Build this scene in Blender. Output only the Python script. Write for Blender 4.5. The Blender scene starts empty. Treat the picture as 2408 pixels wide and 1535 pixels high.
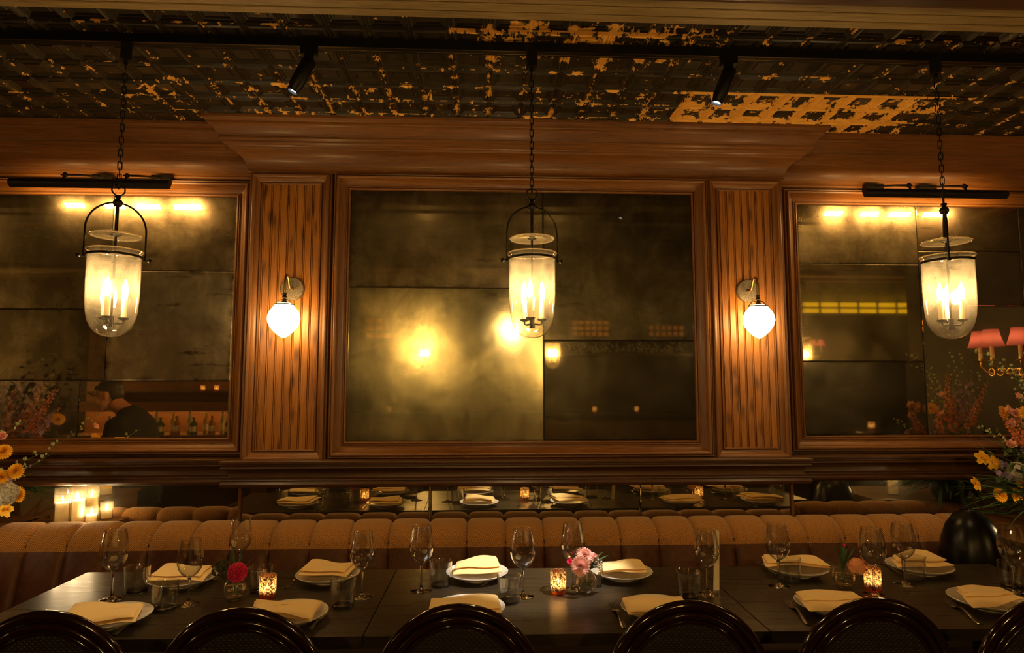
import bpy, math, random
from mathutils import Vector, Matrix
random.seed(7)
S = bpy.context.scene
COL = S.collection
PI = math.pi
# ------------------------------------------------------------------ camera
W, H = 2408, 1535
F, PITCH, YAW, CH = 1495.3, 0.08997, 0.0461, 1.4927
_f = Vector((math.sin(YAW)*math.cos(PITCH), math.cos(YAW)*math.cos(PITCH), math.sin(PITCH)))
_r = Vector((math.cos(YAW), -math.sin(YAW), 0)); _u = _r.cross(_f)
cam = bpy.data.cameras.new('camera'); cam.sensor_width = 36; cam.lens = F/W*36; cam.clip_start = .02
camo = bpy.data.objects.new('camera', cam); COL.objects.link(camo)
camo.matrix_world = Matrix.Translation((0, 0, CH)) @ Matrix((_r, _u, -_f)).transposed().to_4x4()
S.camera = camo
def ray(px, py): return _f + _r*((px-W/2)/F) - _u*((py-H/2)/F)
def onz(px, py, z=.75):
    d = ray(px, py); t = (z-CH)/d.z; return Vector((t*d.x, t*d.y, z))
def ony(px, py, y):
    d = ray(px, py); t = y/d.y; return Vector((t*d.x, y, CH+t*d.z))
# ------------------------------------------------------------------ world, exposure
wd = bpy.data.worlds.new('world'); S.world = wd; wd.use_nodes = True
wd.node_tree.nodes['Background'].inputs[0].default_value = (.9, .5, .22, 1)
wd.node_tree.nodes['Background'].inputs[1].default_value = 0.004
S.view_settings.view_transform = 'Standard'; S.view_settings.look = 'None'
S.view_settings.exposure = 0.0; S.view_settings.gamma = 1
WARM = (1.0, .60, .24); WARM2 = (1.0, .72, .40)
E_GLOBE, E_BULB, E_BULB2, E_PIC, E_CANDLE, E_SPOT = 28, 360, 1700, 190, 60, 8
# room measures
YC, YS, CL, CR, ZC = 3.254, 3.357, -1.19, 1.584, 2.81
XL, XR, YB = -6.6, 3.32, -3.1
# ------------------------------------------------------------------ node helpers
def newmat(n):
    m = bpy.data.materials.new(n); m.use_nodes = True; m.node_tree.nodes.clear(); return m
class N:
    def __init__(s, m): s.t = m.node_tree; s.n = s.t.nodes; s.l = s.t.links
    def add(s, typ, **k):
        n = s.n.new(typ); ins = k.pop('ins', {})
        for a, b in k.items(): setattr(n, a, b)
        for a, b in ins.items(): s.set(n.inputs[a], b)
        return n
    def set(s, sock, v):
        if hasattr(v, 'is_output') or isinstance(v, bpy.types.NodeSocket): s.l.new(v, sock)
        else:
            if sock.type == 'RGBA' and len(v) == 3: v = (*v, 1)
            sock.default_value = v
    def m(s, op, a, b=0., c=None, clamp=False):
        n = s.add('ShaderNodeMath', operation=op); n.use_clamp = clamp
        s.set(n.inputs[0], a); s.set(n.inputs[1], b)
        if c is not None: s.set(n.inputs[2], c)
        return n.outputs[0]
    def ramp(s, f, pts, interp='LINEAR'):
        n = s.add('ShaderNodeValToRGB'); r = n.color_ramp; r.interpolation = interp
        while len(r.elements) < len(pts): r.elements.new(.5)
        for e, (p, c) in zip(r.elements, pts):
            e.position = p; e.color = (*c, 1) if len(c) == 3 else c
        s.set(n.inputs[0], f); return n.outputs[0]
    def mr(s, v, a, b, c=0., d=1.):
        n = s.add('ShaderNodeMapRange'); n.clamp = True
        for i, x in enumerate((v, a, b, c, d)): s.set(n.inputs[i], x)
        return n.outputs[0]
    def noise(s, vec, sc, det=4, rough=.55, dist=0.):
        n = s.add('ShaderNodeTexNoise', ins={'Scale': sc, 'Detail': det, 'Roughness': rough, 'Distortion': dist})
        s.set(n.inputs['Vector'], vec); return n.outputs[0]
    def mapping(s, vec, sc=(1, 1, 1), loc=(0, 0, 0), rot=(0, 0, 0)):
        n = s.add('ShaderNodeMapping', ins={'Scale': sc, 'Location': loc, 'Rotation': rot}); s.set(n.inputs['Vector'], vec); return n.outputs[0]
    def mix(s, f, a, b, bt='MIX'):
        n = s.add('ShaderNodeMix', data_type='RGBA', blend_type=bt)
        s.set(n.inputs[0], f); s.set(n.inputs[6], a); s.set(n.inputs[7], b); return n.outputs[2]
    def mixs(s, f, a, b):
        n = s.add('ShaderNodeMixShader'); s.set(n.inputs[0], f); s.l.new(a, n.inputs[1]); s.l.new(b, n.inputs[2]); return n.outputs[0]
    def tc(s, o='Object'): return s.add('ShaderNodeTexCoord').outputs[o]
    def sep(s, v):
        n = s.add('ShaderNodeSeparateXYZ'); s.set(n.inputs[0], v); return n.outputs
    def comb(s, x, y, z=0.):
        n = s.add('ShaderNodeCombineXYZ')
        for i, v in enumerate((x, y, z)): s.set(n.inputs[i], v)
        return n.outputs[0]
    def bump(s, h, st=.3, d=.002):
        n = s.add('ShaderNodeBump', ins={'Strength': st, 'Distance': d}); s.set(n.inputs['Height'], h); return n.outputs[0]
    def pr(s, **k):
        n = s.add('ShaderNodeBsdfPrincipled')
        for a, b in k.items(): s.set(n.inputs[a.replace('_', ' ')], b)
        return n.outputs[0]
    def out(s, sh):
        o = s.add('ShaderNodeOutputMaterial'); s.l.new(sh, o.inputs[0])
def simple(n, col, rough=.5, metal=0., spec=.5, coat=0., nscale=0, namp=.15, bump=0., trans=0., sheen=0., sss=0.):
    m = newmat(n); q = N(m); c = col; k = {}
    if nscale:
        nz = q.noise(q.tc(), nscale); f = q.mr(nz, .3, .7, 1-namp, 1+namp)
        c = q.mix(1., col, q.comb(f, f, f), 'MULTIPLY')
        if bump: k['Normal'] = q.bump(nz, bump, .002)
    q.out(q.pr(Base_Color=c, Roughness=rough, Metallic=metal, Specular_IOR_Level=spec, Coat_Weight=coat, Coat_Roughness=.15,
               Transmission_Weight=trans, Sheen_Weight=sheen, Subsurface_Weight=sss, **k)); return m
def emit(n, col, st):
    m = newmat(n); q = N(m); e = q.add('ShaderNodeEmission', ins={'Color': col, 'Strength': st}); q.out(e.outputs[0]); return m
def wood(n, c1, c2, rough=.35, knots=False, sc=1., coat=.35):
    """stained pine / mahogany, grain runs along UV.x (metres)"""
    m = newmat(n); q = N(m); uv = q.tc('UV')
    big = q.noise(q.mapping(uv, (.8*sc, 6*sc, 1)), 1.0, 3)
    dist = q.noise(q.mapping(uv, (3, 9, 1)), 2, 2)
    v = q.add('ShaderNodeVectorMath', operation='MULTIPLY_ADD'); q.set(v.inputs[0], q.comb(dist, dist, dist)); v.inputs[1].default_value = (0, .03, 0); q.set(v.inputs[2], uv)
    fine = q.noise(q.mapping(v.outputs[0], (5*sc, 160*sc, 1)), 1.0, 5, .65)
    f = q.m('ADD', q.m('MULTIPLY', fine, .6), q.m('MULTIPLY', big, .4))
    fib = q.noise(q.mapping(v.outputs[0], (9*sc, 420*sc, 1)), 1.0, 3, .6); f = q.m('ADD', q.m('MULTIPLY', f, .72), q.m('MULTIPLY', fib, .28)); colr = q.ramp(f, [(.38, c1), (.50, tuple((a*.45+b_*.55) for a, b_ in zip(c1, c2))), (.62, c2)])
    if knots:
        vo = q.add('ShaderNodeTexVoronoi', ins={'Scale': 1.0, 'Randomness': 1.}); vo.voronoi_dimensions = '2D'; q.set(vo.inputs['Vector'], q.mapping(v.outputs[0], (3.6, 13, 1)))
        k = q.mr(vo.outputs['Distance'], .05, .20, 1., 0.)
        colr = q.mix(q.m('MULTIPLY', k, .75), colr, (c1[0]*.3, c1[1]*.25, c1[2]*.25))
    b = q.bump(f, .12, .002)
    q.out(q.pr(Base_Color=colr, Roughness=q.mr(fine, .3, .7, rough-.06, rough+.08), Coat_Weight=coat, Coat_Roughness=.22, Normal=b)); return m
M = {}
M['wood'] = wood('stained_wood', (.064, .019, .002), (.22, .080, .009), .50, coat=.15)
M['wood2'] = wood('stained_wood_dark', (.026, .008, .001), (.085, .031, .005), .42, coat=.15)
M['board'] = wood('pine_boards', (.13, .040, .004), (.38, .145, .018), .40, True, coat=.12)
M['beamwood'] = wood('worn_painted_wood', (.12, .078, .026), (.36, .25, .10), .5, coat=.05)
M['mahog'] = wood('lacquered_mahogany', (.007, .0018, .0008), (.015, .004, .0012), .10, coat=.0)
M['table'] = wood('grey_brown_tabletop', (.017, .011, .005), (.038, .025, .012), .30, sc=.5, coat=.15)
M['darkwall'] = simple('dark_panelled_wall', (.014, .008, .004), .6, nscale=4)
M['black'] = simple('black_metal', (.003, .003, .003), .4, spec=.2)
M['bronze'] = simple('dark_bronze', (.016, .012, .008), .33, .7, nscale=40, namp=.4)
M['bronzep'] = simple('dark_bronze_shade', (.012, .009, .006), .45, .5, nscale=60, namp=.3)
M['plate_metal'] = simple('hammered_grey_metal', (.20, .165, .12), .42, .8, nscale=160, namp=.55, bump=.6)
M['brass'] = simple('aged_brass', (.42, .29, .11), .3, 1., nscale=30, namp=.3)
M['steel'] = simple('polished_steel', (.62, .58, .52), .16, 1.)
M['ceramic'] = simple('cream_ceramic', (.70, .64, .52), .18, spec=.6)
M['linen'] = simple('cream_linen', (.93, .64, .25), .85, nscale=900, namp=.10, bump=.25, sheen=.15)
M['wax'] = simple('cream_wax', (.85, .72, .45), .5, sss=.0)
M['seatfab'] = simple('brown_seat_leather', (.02, .007, .003), .45, nscale=60)
M['floor'] = wood('dark_floorboards', (.03, .015, .006), (.07, .035, .015), .4)
M['green'] = simple('leaf_green', (.035, .075, .018), .5, nscale=30, namp=.4)
M['green2'] = simple('stem_green', (.09, .15, .03), .5, nscale=30, namp=.3)
M['grass'] = simple('grass_green', (.05, .10, .03), .5, nscale=20, namp=.4)
M['paper'] = simple('cream_paper', (.72, .62, .44), .8)
def petal(n, c, c2=None):
    m = newmat(n); q = N(m); nz = q.noise(q.tc(), 55, 2); cc = q.mix(q.mr(nz, .35, .65), c, c2 or tuple(x*.7 for x in c))
    a = q.pr(Base_Color=cc, Roughness=.6, Specular_IOR_Level=.25); t = q.add('ShaderNodeBsdfTranslucent', ins={'Color': cc}).outputs[0]
    q.out(q.mixs(.25, a, t)); return m
M['lilac'] = petal('lilac_petals', (.42, .30, .55)); M['orange'] = petal('coral_petals', (.80, .22, .06), (.75, .30, .16))
M['yellow'] = petal('yellow_petals', (.90, .55, .04), (.85, .40, .02)); M['white'] = petal('white_petals', (.74, .70, .60))
M['pink'] = petal('pink_petals', (.85, .42, .36), (.90, .55, .45)); M['magenta'] = petal('magenta_petals', (.72, .02, .12), (.80, .08, .20))
M['peach'] = petal('peach_petals', (.88, .40, .18), (.92, .52, .30)); M['bud'] = petal('pale_green_buds', (.45, .48, .25))
M['seed'] = petal('dark_seed_head', (.10, .10, .03), (.05, .04, .02))
M['shade'] = None
def thin_glass(n, tint=(1, 1, 1), haze=0., hazecol=(1, .85, .6), ior=1.5, boost=1., rough=0.02, streak=False):
    m = newmat(n); q = N(m); bf = q.add('ShaderNodeNewGeometry').outputs['Backfacing']   # thin shell: same reflectance from either side
    fr = q.add('ShaderNodeFresnel', ins={'IOR': q.m('ADD', ior, q.m('MULTIPLY', bf, 1/ior-ior))}).outputs[0]
    fr = q.m('MULTIPLY', fr, boost, clamp=True)
    t = q.add('ShaderNodeBsdfTransparent', ins={'Color': tint}).outputs[0]
    g = q.add('ShaderNodeBsdfGlossy', ins={'Color': (1, 1, 1), 'Roughness': rough}).outputs[0]
    s = t
    if haze:
        h = haze
        if streak:
            nz = q.noise(q.tc(), 22, 6, .7); z = q.sep(q.tc())[2]
            h = q.m('MULTIPLY', q.mr(nz, .35, .7, haze*.45, haze*1.6), q.mr(z, -1.05, -.83, .6, 1.7))
        tr = q.add('ShaderNodeBsdfTranslucent', ins={'Color': hazecol}).outputs[0]; d = q.add('ShaderNodeBsdfDiffuse', ins={'Color': hazecol}).outputs[0]
        s = q.mixs(h, t, q.mixs(.5, tr, d))
    q.out(q.mixs(fr, s, g)); return m
M['glass'] = thin_glass('clear_glass', (.96, .96, .95), boost=2.4)
M['glassl'] = thin_glass('seeded_lantern_glass', (.97, .95, .88), .062, (1, .86, .6), boost=1.5, streak=True)
M['glassh'] = thin_glass('candle_jar_glass', (.97, .95, .9), .03, boost=1.5)
M['smoke'] = thin_glass('lid_glass', (.93, .88, .72), .14, (1, .8, .5), boost=1.5)
m = newmat('solid_glass'); q = N(m); q.out(q.add('ShaderNodeBsdfGlass', ins={'Color': (.97, .96, .94), 'Roughness': .0, 'IOR': 1.45}).outputs[0]); M['solid'] = m
m = newmat('opal_globe'); q = N(m)
e = q.add('ShaderNodeEmission', ins={'Color': (1, .62, .21), 'Strength': E_GLOBE}).outputs[0]; q.out(e); M['globe'] = m
M['bulb'] = emit('glowing_bulb', (1, .67, .31), E_BULB); M['bulb2'] = emit('glowing_bulb_far', (1, .60, .19), E_BULB2)
M['pic'] = emit('picture_light_diffuser', (1, .58, .19), E_PIC); M['flame'] = emit('candle_flame', (1, .62, .25), E_CANDLE*4)
M['spotlens'] = emit('cool_spot_lens', (.85, .95, 1), 14)
# glowing wax near a flame is real light passing through: use translucency + a tiny wax glow lamp inside
# fabric of the banquette: herringbone above, leather below
m = newmat('herringbone_fabric'); q = N(m); uv = q.sep(q.tc('UV'))
tri = q.m('ABSOLUTE', q.m('SUBTRACT', q.m('FRACT', q.m('DIVIDE', uv[0], .043)), .5))
st = q.m('FRACT', q.m('DIVIDE', q.m('ADD', uv[1], q.m('MULTIPLY', tri, .040)), .0068))
k = q.mr(q.m('ABSOLUTE', q.m('SUBTRACT', st, .5)), .18, .34)
nz = q.noise(q.tc(), 400, 2)
c = q.mix(k, (.50, .225, .030), (.070, .023, .004)); c = q.mix(q.mr(nz, .3, .7, 0, .35), c, (.20, .08, .014))
q.out(q.pr(Base_Color=c, Roughness=.85, Sheen_Weight=.2, Normal=q.bump(k, .3, .001))); M['herring'] = m
M['leather'] = simple('brown_leather', (.075, .023, .005), .5, spec=.3, nscale=30, namp=.3)
# tin ceiling
m = newmat('peeling_tin_ceiling'); q = N(m); o = q.tc(); s = q.sep(o); P = .1525; X0, Y0 = .94, 2.735
def cellf(v, o0):
    f = q.m('FRACT', q.m('DIVIDE', q.m('SUBTRACT', v, o0-P*40), P)); return q.m('SUBTRACT', .5, q.m('ABSOLUTE', q.m('SUBTRACT', f, .5)))
dx, dy = cellf(s[0], X0), cellf(s[1], Y0); de = q.m('MINIMUM', dx, dy)     # distance from cell edge / P
ridge = q.mr(de, .0, .17, 1., 0.); ridge2 = q.mr(de, .17, .27, 1., 0.)
n1 = q.noise(q.mapping(o, (1, 1, 1)), 13, 7, .62, .4); n2 = q.noise(q.mapping(o, (14, 50, 1)), 1., 5, .6)
n3 = q.noise(q.mapping(o, (55, 12, 1)), 1., 5, .6)
def box(a, lo, hi, w=.05): return q.m('MULTIPLY', q.mr(a, lo-w, lo+w), q.mr(a, hi-w, hi+w, 1., 0.))
reg1 = q.m('MULTIPLY', q.mr(s[1], Y0-.002, Y0+.002), q.m('MULTIPLY', q.mr(s[0], X0-.02, X0+.02), q.mr(s[0], 1.95, 2.35, 1., 0.)))
reg2 = q.m('MULTIPLY', box(s[0], -.02, .90, .14), box(s[1], 2.22, 2.52, .07))
reg3 = q.m('MULTIPLY', q.mr(s[1], Y0-.002, Y0+.002), box(s[0], -1.7, .94, .2))
wear = q.m('ADD', q.m('MULTIPLY', n1, .55), q.m('MULTIPLY', q.m('MAXIMUM', n2, n3), .45))
wear = q.m('ADD', wear, q.m('MULTIPLY', ridge, .075))
wear = q.m('ADD', wear, q.m('ADD', q.m('MULTIPLY', reg1, q.m('ADD', .072, q.m('MULTIPLY', ridge2, .085))), q.m('ADD', q.m('MULTIPLY', reg2, .10), q.m('MULTIPLY', reg3, .03))))
mask = q.mr(wear, .632, .638)
seam = q.m('MAXIMUM', q.mr(q.m('ABSOLUTE', q.m('SUBTRACT', q.m('FRACT', q.m('DIVIDE', q.m('SUBTRACT', s[1], Y0-.305-6.1), .61)), .5)), .0, .006, 1., 0.), 0.)
fine = q.noise(q.mapping(o, (9, 90, 1)), 1., 4, .6)
dark = q.mix(q.mr(fine, .35, .7), (.014, .010, .004), (.046, .032, .013))
gold = q.mix(q.mr(n2, .3, .7), (.74, .37, .05), (.90, .50, .11))
c = q.mix(mask, dark, gold); c = q.mix(seam, c, (.004, .003, .002))
q.out(q.pr(Base_Color=c, Roughness=q.mr(mask, 0, 1, .42, .6), Specular_IOR_Level=q.mr(mask, 0, 1, .35, .12), Normal=q.bump(q.m('SUBTRACT', n1, q.m('MULTIPLY', mask, .3)), .14, .003))); M['tin'] = m
def mirror_mat(n, seed, tint, haze, dust, hr=.32, fox=.5, dustcol=(.30, .27, .15), rough=.03):
    m = newmat(n); q = N(m); o = q.mapping(q.tc(), (1, 1, 1), (seed*3.1, seed*1.7, seed)); uv = q.sep(q.tc('UV'))
    nz = q.noise(o, 3.0, 6, .65, .6); n2 = q.noise(o, 11, 5, .7); n3 = q.noise(q.mapping(o, (2.5, 1, 14)), 1.4, 5, .7)
    sharp = q.add('ShaderNodeBsdfGlossy', ins={'Color': tint, 'Roughness': rough}).outputs[0]
    n5 = q.noise(o, 4.5, 5, .6, 1.2); n6 = q.noise(q.mapping(o, (3, 1, .7)), 6, 4, .6); hzc = q.m('MULTIPLY', q.mr(n5, .30, .68, .55, 1.25), q.mr(n6, .3, .7, .8, 1.15))
    hz = q.add('ShaderNodeBsdfGlossy', ins={'Color': q.mix(1., tuple(x*1.0 for x in tint), q.comb(hzc, hzc, hzc), 'MULTIPLY'), 'Roughness': hr}).outputs[0]
    df = q.add('ShaderNodeBsdfDiffuse', ins={'Color': dustcol}).outputs[0]
    blk = q.add('ShaderNodeBsdfGlossy', ins={'Color': (.03, .028, .02), 'Roughness': .2}).outputs[0]
    h = q.m('MULTIPLY', q.mr(nz, .30, .70, .35, 1.5), haze, clamp=True)
    s1 = q.mixs(h, sharp, hz)
    s2 = q.mixs(q.m('MULTIPLY', q.mr(n2, .3, .75, .5, 1.4), dust, clamp=True), s1, df)
    ed = q.m('MINIMUM', q.m('MINIMUM', uv[0], q.m('SUBTRACT', 1., uv[0])), q.m('MINIMUM', uv[1], q.m('SUBTRACT', 1., uv[1])))
    f = q.m('ADD', q.mr(n3, .60, .74), q.m('MULTIPLY', q.mr(ed, 0., .05, 1., 0.), q.mr(n2, .42, .62)))
    q.out(q.mixs(q.m('MULTIPLY', f, fox, clamp=True), s2, blk)); return m
# ------------------------------------------------------------------ mesh helpers
def mesh(name, vs, fs, mats, parent=None, smooth=True, uvs=None, midx=None, loc=None, rot=None):
    me = bpy.data.meshes.new(name); me.from_pydata([tuple(v) for v in vs], [], fs)
    if not isinstance(mats, (list, tuple)): mats = [mats]
    for m in mats: me.materials.append(m)
    if uvs is not None:
        l = me.uv_layers.new(name='UVMap')
        for p in me.polygons:
            for li, vi in zip(p.loop_indices, p.vertices): l.data[li].uv = uvs[vi] if not callable(uvs) else uvs(me.vertices[vi].co, p)
    for i, p in enumerate(me.polygons):
        p.use_smooth = bool(smooth)
        if midx: p.material_index = midx[i]
    me.validate(); ob = bpy.data.objects.new(name, me); COL.objects.link(ob)
    if smooth and smooth != 'all':
        me.set_sharp_from_angle(angle=math.radians(38))
    if parent: ob.parent = parent
    if loc is not None: ob.location = loc
    if rot is not None: ob.rotation_euler = rot
    return ob
class MB:
    def __init__(s): s.v = []; s.f = []; s.uv = []; s.mi = []
    def add(s, vs, fs, uv=None, mi=0):
        o = len(s.v); s.v += [Vector(v) for v in vs]; s.f += [tuple(i+o for i in f) for f in fs]
        s.uv += uv if uv else [(v[0], v[1]+v[2]) for v in vs]; s.mi += [mi]*len(fs)
    def box(s, x0, x1, y0, y1, z0, z1, mi=0, ax='x'):
        vs = [(x, y, z) for x in (x0, x1) for y in (y0, y1) for z in (z0, z1)]
        fs = [(0, 1, 3, 2), (4, 6, 7, 5), (0, 4, 5, 1), (2, 3, 7, 6), (0, 2, 6, 4), (1, 5, 7, 3)]
        for f in fs:                       # separate verts per face keeps uvs clean
            w = [vs[i] for i in f]
            if ax == 'x': uv = [(p[0], p[1]+p[2]) for p in w]
            elif ax == 'y': uv = [(p[1], p[0]+p[2]) for p in w]
            else: uv = [(p[2], p[0]+p[1]) for p in w]
            s.add(w, [(0, 1, 2, 3)], uv, mi)
    def tube(s, pts, r, n=10, closed=False, caps=True, mi=0, flat=1.):
        pts = [Vector(p) for p in pts]; L = len(pts); rs = r if isinstance(r, (list, tuple)) else [r]*L
        t0 = (pts[1]-pts[0]).normalized(); up = Vector((0, 0, 1)) if abs(t0.z) < .9 else Vector((0, 1, 0)); nrm = t0.cross(up).normalized()
        vs = []; uv = []; acc = 0
        for i, p in enumerate(pts):
            a = pts[i-1] if (i or closed) else p; b = pts[(i+1) % L] if (i < L-1 or closed) else p
            t = (b-a).normalized(); nrm = (nrm-t*nrm.dot(t)).normalized(); bn = t.cross(nrm)
            if i: acc += (p-pts[i-1]).length
            for k in range(n):
                a_ = 2*PI*k/n; vs.append(p+(nrm*math.cos(a_)+bn*math.sin(a_)*flat)*rs[i]); uv.append((acc, k/n*2*PI*max(rs[i], .004)))
        fs = []
        for i in range(L if closed else L-1):
            j = (i+1) % L
            for k in range(n): fs.append((i*n+k, i*n+(k+1) % n, j*n+(k+1) % n, j*n+k))
        if caps and not closed: fs += [tuple(range(n))[::-1], tuple((L-1)*n+k for k in range(n))]
        s.add(vs, fs, uv, mi)
    def lathe(s, prof, n=32, c=(0, 0, 0), mi=0, ax='z', cap0=False, cap1=False, sx=1., sy=1.):
        vs = []; uv = []
        for i, (r, z) in enumerate(prof):
            for k in range(n):
                a = 2*PI*k/n; x, y = r*math.cos(a)*sx, r*math.sin(a)*sy
                p = (x, y, z) if ax == 'z' else ((x, z, y) if ax == 'y' else (z, x, y))
                vs.append((p[0]+c[0], p[1]+c[1], p[2]+c[2])); uv.append((k/n, z))
        fs = []
        for i in range(len(prof)-1):
            for k in range(n):
                q_ = (i*n+k, i*n+(k+1) % n, (i+1)*n+(k+1) % n, (i+1)*n+k); fs.append(q_ if ax != 'y' else q_[::-1])
        if cap0: fs.append(tuple(range(n))[::-1])
        if cap1: fs.append(tuple((len(prof)-1)*n+k for k in range(n)))
        s.add(vs, fs, uv, mi)
    def sphere(s, c, r, n=12, m=8, mi=0, sc=(1, 1, 1)):
        s.lathe([(max(r*math.sin(PI*i/m), 1e-5), -r*math.cos(PI*i/m)) for i in range(m+1)], n, (0, 0, 0), mi)
        k = (m+1)*n
        for i in range(len(s.v)-k, len(s.v)): v = s.v[i]; s.v[i] = Vector((v.x*sc[0]+c[0], v.y*sc[1]+c[1], v.z*sc[2]+c[2]))
    def build(s, name, mats, parent=None, smooth=True, **k): return mesh(name, s.v, s.f, mats, parent, smooth, s.uv, s.mi, **k)
def thing(name, label, cat, loc=(0, 0, 0), rz=0, group=None):
    o = bpy.data.objects.new(name, None); COL.objects.link(o); o.location = loc; o.rotation_euler = (0, 0, rz); o.empty_display_size = .05
    return tag(o, label, cat, group)
def tag(o, label, cat, group=None, kind=None):
    o['label'] = label; o['category'] = cat
    if group: o['group'] = group
    if kind: o['kind'] = kind
    return o
def struct(o): o['kind'] = 'structure'; return o
def copy_tree(o, parent=None, kids=None):
    c = o.copy(); COL.objects.link(c)
    if parent: c.parent = parent
    for ch in list(o.children): copy_tree(ch, c)
    return c
def clone(o, label, loc, rz=0, group=None):
    c = copy_tree(o); c.location = loc; c.rotation_euler = (0, 0, rz); c['label'] = label
    if group: c['group'] = group
    return c
def sweep(name, path, prof, mat, closed=False):
    """moulding: profile (q out towards the room, z) swept along an xy path with mitred corners"""
    n = len(path); vs = []; uv = []; acc = 0; cum = []
    L = [0]
    for a, b in zip(path, path[1:]): L.append(L[-1]+math.dist(a, b))
    pl = [0]
    for a, b in zip(prof, prof[1:]): pl.append(pl[-1]+math.dist(a, b))
    fs = []
    for i in range(n-1):        # one strip per segment so that wood grain restarts at the mitre
        def off(j):
            d1 = Vector(path[j])-Vector(path[j-1]) if j > 0 else Vector(path[1])-Vector(path[0])
            d2 = Vector(path[j+1])-Vector(path[j]) if j < n-1 else d1
            d1 = d1.normalized(); d2 = d2.normalized(); n1 = Vector((d1.y, -d1.x)); n2 = Vector((d2.y, -d2.x))
            b = n1+n2; return b/(b.dot(n1))
        o = len(vs)
        for j in (i, i+1):
            w = off(j)
            for (q_, z), pp in zip(prof, pl):
                vs.append((path[j][0]+w.x*q_, path[j][1]+w.y*q_, z)); uv.append((path[j][0]+w.x*q_+path[j][1]+i*3.3, pp+i*.37))
        k = len(prof)
        for a in range(k-1): fs.append((o+a, o+a+1, o+k+a+1, o+k+a))
    return mesh(name, vs, fs, mat, smooth=True, uvs=uv)
def frame(name, x0, x1, z0, z1, y, prof, mat, parent=None):
    """mitred picture-frame moulding; prof = (outward offset, projection towards -y)"""
    vs = []; uv = []; fs = []; pl = [0]
    for a, b in zip(prof, prof[1:]): pl.append(pl[-1]+math.dist(a, b))
    cs = [(x0, z0, -1, -1), (x1, z0, 1, -1), (x1, z1, 1, 1), (x0, z1, -1, 1)]
    for i in range(4):
        o = len(vs)
        for j in (i, (i+1) % 4):
            cx, cz, sx, sz = cs[j]
            for (a, d), pp in zip(prof, pl):
                p = (cx+sx*a, y-d, cz+sz*a); vs.append(p); uv.append(((p[0] if i % 2 == 0 else p[2])+i*2.7, pp+i*.41))
        k = len(prof)
        for a in range(k-1): fs.append((o+a, o+k+a, o+k+a+1, o+a+1))
    return mesh(name, vs, fs, mat, parent, True, uv)
def arc(c, r, a0, a1, n=8): return [(c[0]+r*math.cos(a0+(a1-a0)*i/n), c[1]+r*math.sin(a0+(a1-a0)*i/n)) for i in range(n+1)]
# ================================================================== SETTING
b = MB(); b.box(XL, 7.2, YB, 3.6, -.05, 0); struct(b.build('floor', M['floor'], smooth=False))
# back wall: centre bay stands 10 cm proud of the side bays
b = MB(); b.box(XL, CL, YS+.008, YS+.3, 0, ZC, ax='x'); b.box(CL, CR, YC+.008, YS+.3, 0, ZC); b.box(CR, XR, YS+.008, YS+.3, 0, ZC)
struct(b.build('wall_back', M['wood2'], smooth=False))
b = MB(); b.box(XR, XR+.25, 1.9, YS+.3, 0, ZC, ax='z'); struct(b.build('wall_right', M['darkwall'], smooth=False))
b = MB(); b.box(7.2, 7.4, YB, 3.6, 0, ZC+.2, ax='z'); struct(b.build('wall_far_right', M['darkwall'], smooth=False))
b = MB(); b.box(XL-.2, XL, YB, 3.6, 0, ZC+.2, ax='z'); struct(b.build('wall_left', M['darkwall'], smooth=False))
b = MB(); b.box(XL, 7.2, YB-.2, YB, 0, ZC+.2); struct(b.build('wall_front', M['darkwall'], smooth=False))
b = MB(); b.box(XR+.25, 7.2, YS+.2, YS+.4, 0, ZC+.2); struct(b.build('wall_corner', M['darkwall'], smooth=False))
# pressed-tin ceiling with real relief over the tables, plain beyond
P = .1525
rings = [(0, 0), (.006, .006), (.012, 0), (.019, -.004), (.024, .003), (.028, .003), (.033, .009), (.040, .009), (.045, .004)]
vs = []; fs = []
nx0, nx1, ny0, ny1 = -34, 18, -5, 5
for ix in range(nx0, nx1):
    for iy in range(ny0, ny1):
        cx, cy = .94+ix*P, 2.735+iy*P; o = len(vs)
        for d, h in rings:
            for (sx, sy) in ((0, 0), (1, 0), (1, 1), (0, 1)):
                vs.append((cx+(P-d if sx else d), cy+(P-d if sy else d), ZC+h+.002))
        for r_ in range(len(rings)-1):
            for k in range(4): fs.append((o+r_*4+k, o+(r_+1)*4+k, o+(r_+1)*4+(k+1) % 4, o+r_*4+(k+1) % 4))
        e_ = o+(len(rings)-1)*4; fs.append((e_, e_+3, e_+2, e_+1))
ya = 2.735+ny0*P; yb = 2.735+ny1*P
for (x0, x1, y0, y1) in ((XL, 7.2, YB, ya), (XL, 7.2, yb, 3.6), (XL, .94+nx0*P, ya, yb), (.94+nx1*P, 7.2, ya, yb)):
    o = len(vs); vs += [(x0, y0, ZC+.002), (x1, y0, ZC+.002), (x1, y1, ZC+.002), (x0, y1, ZC+.002)]; fs.append((o, o+3, o+2, o+1))
o = len(vs); vs += [(XL, YB, ZC+.1), (7.2, YB, ZC+.1), (7.2, 3.6, ZC+.1), (XL, 3.6, ZC+.1)]; fs.append((o, o+1, o+2, o+3))
struct(mesh('ceiling', vs, fs, M['tin'], smooth=False))
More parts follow.
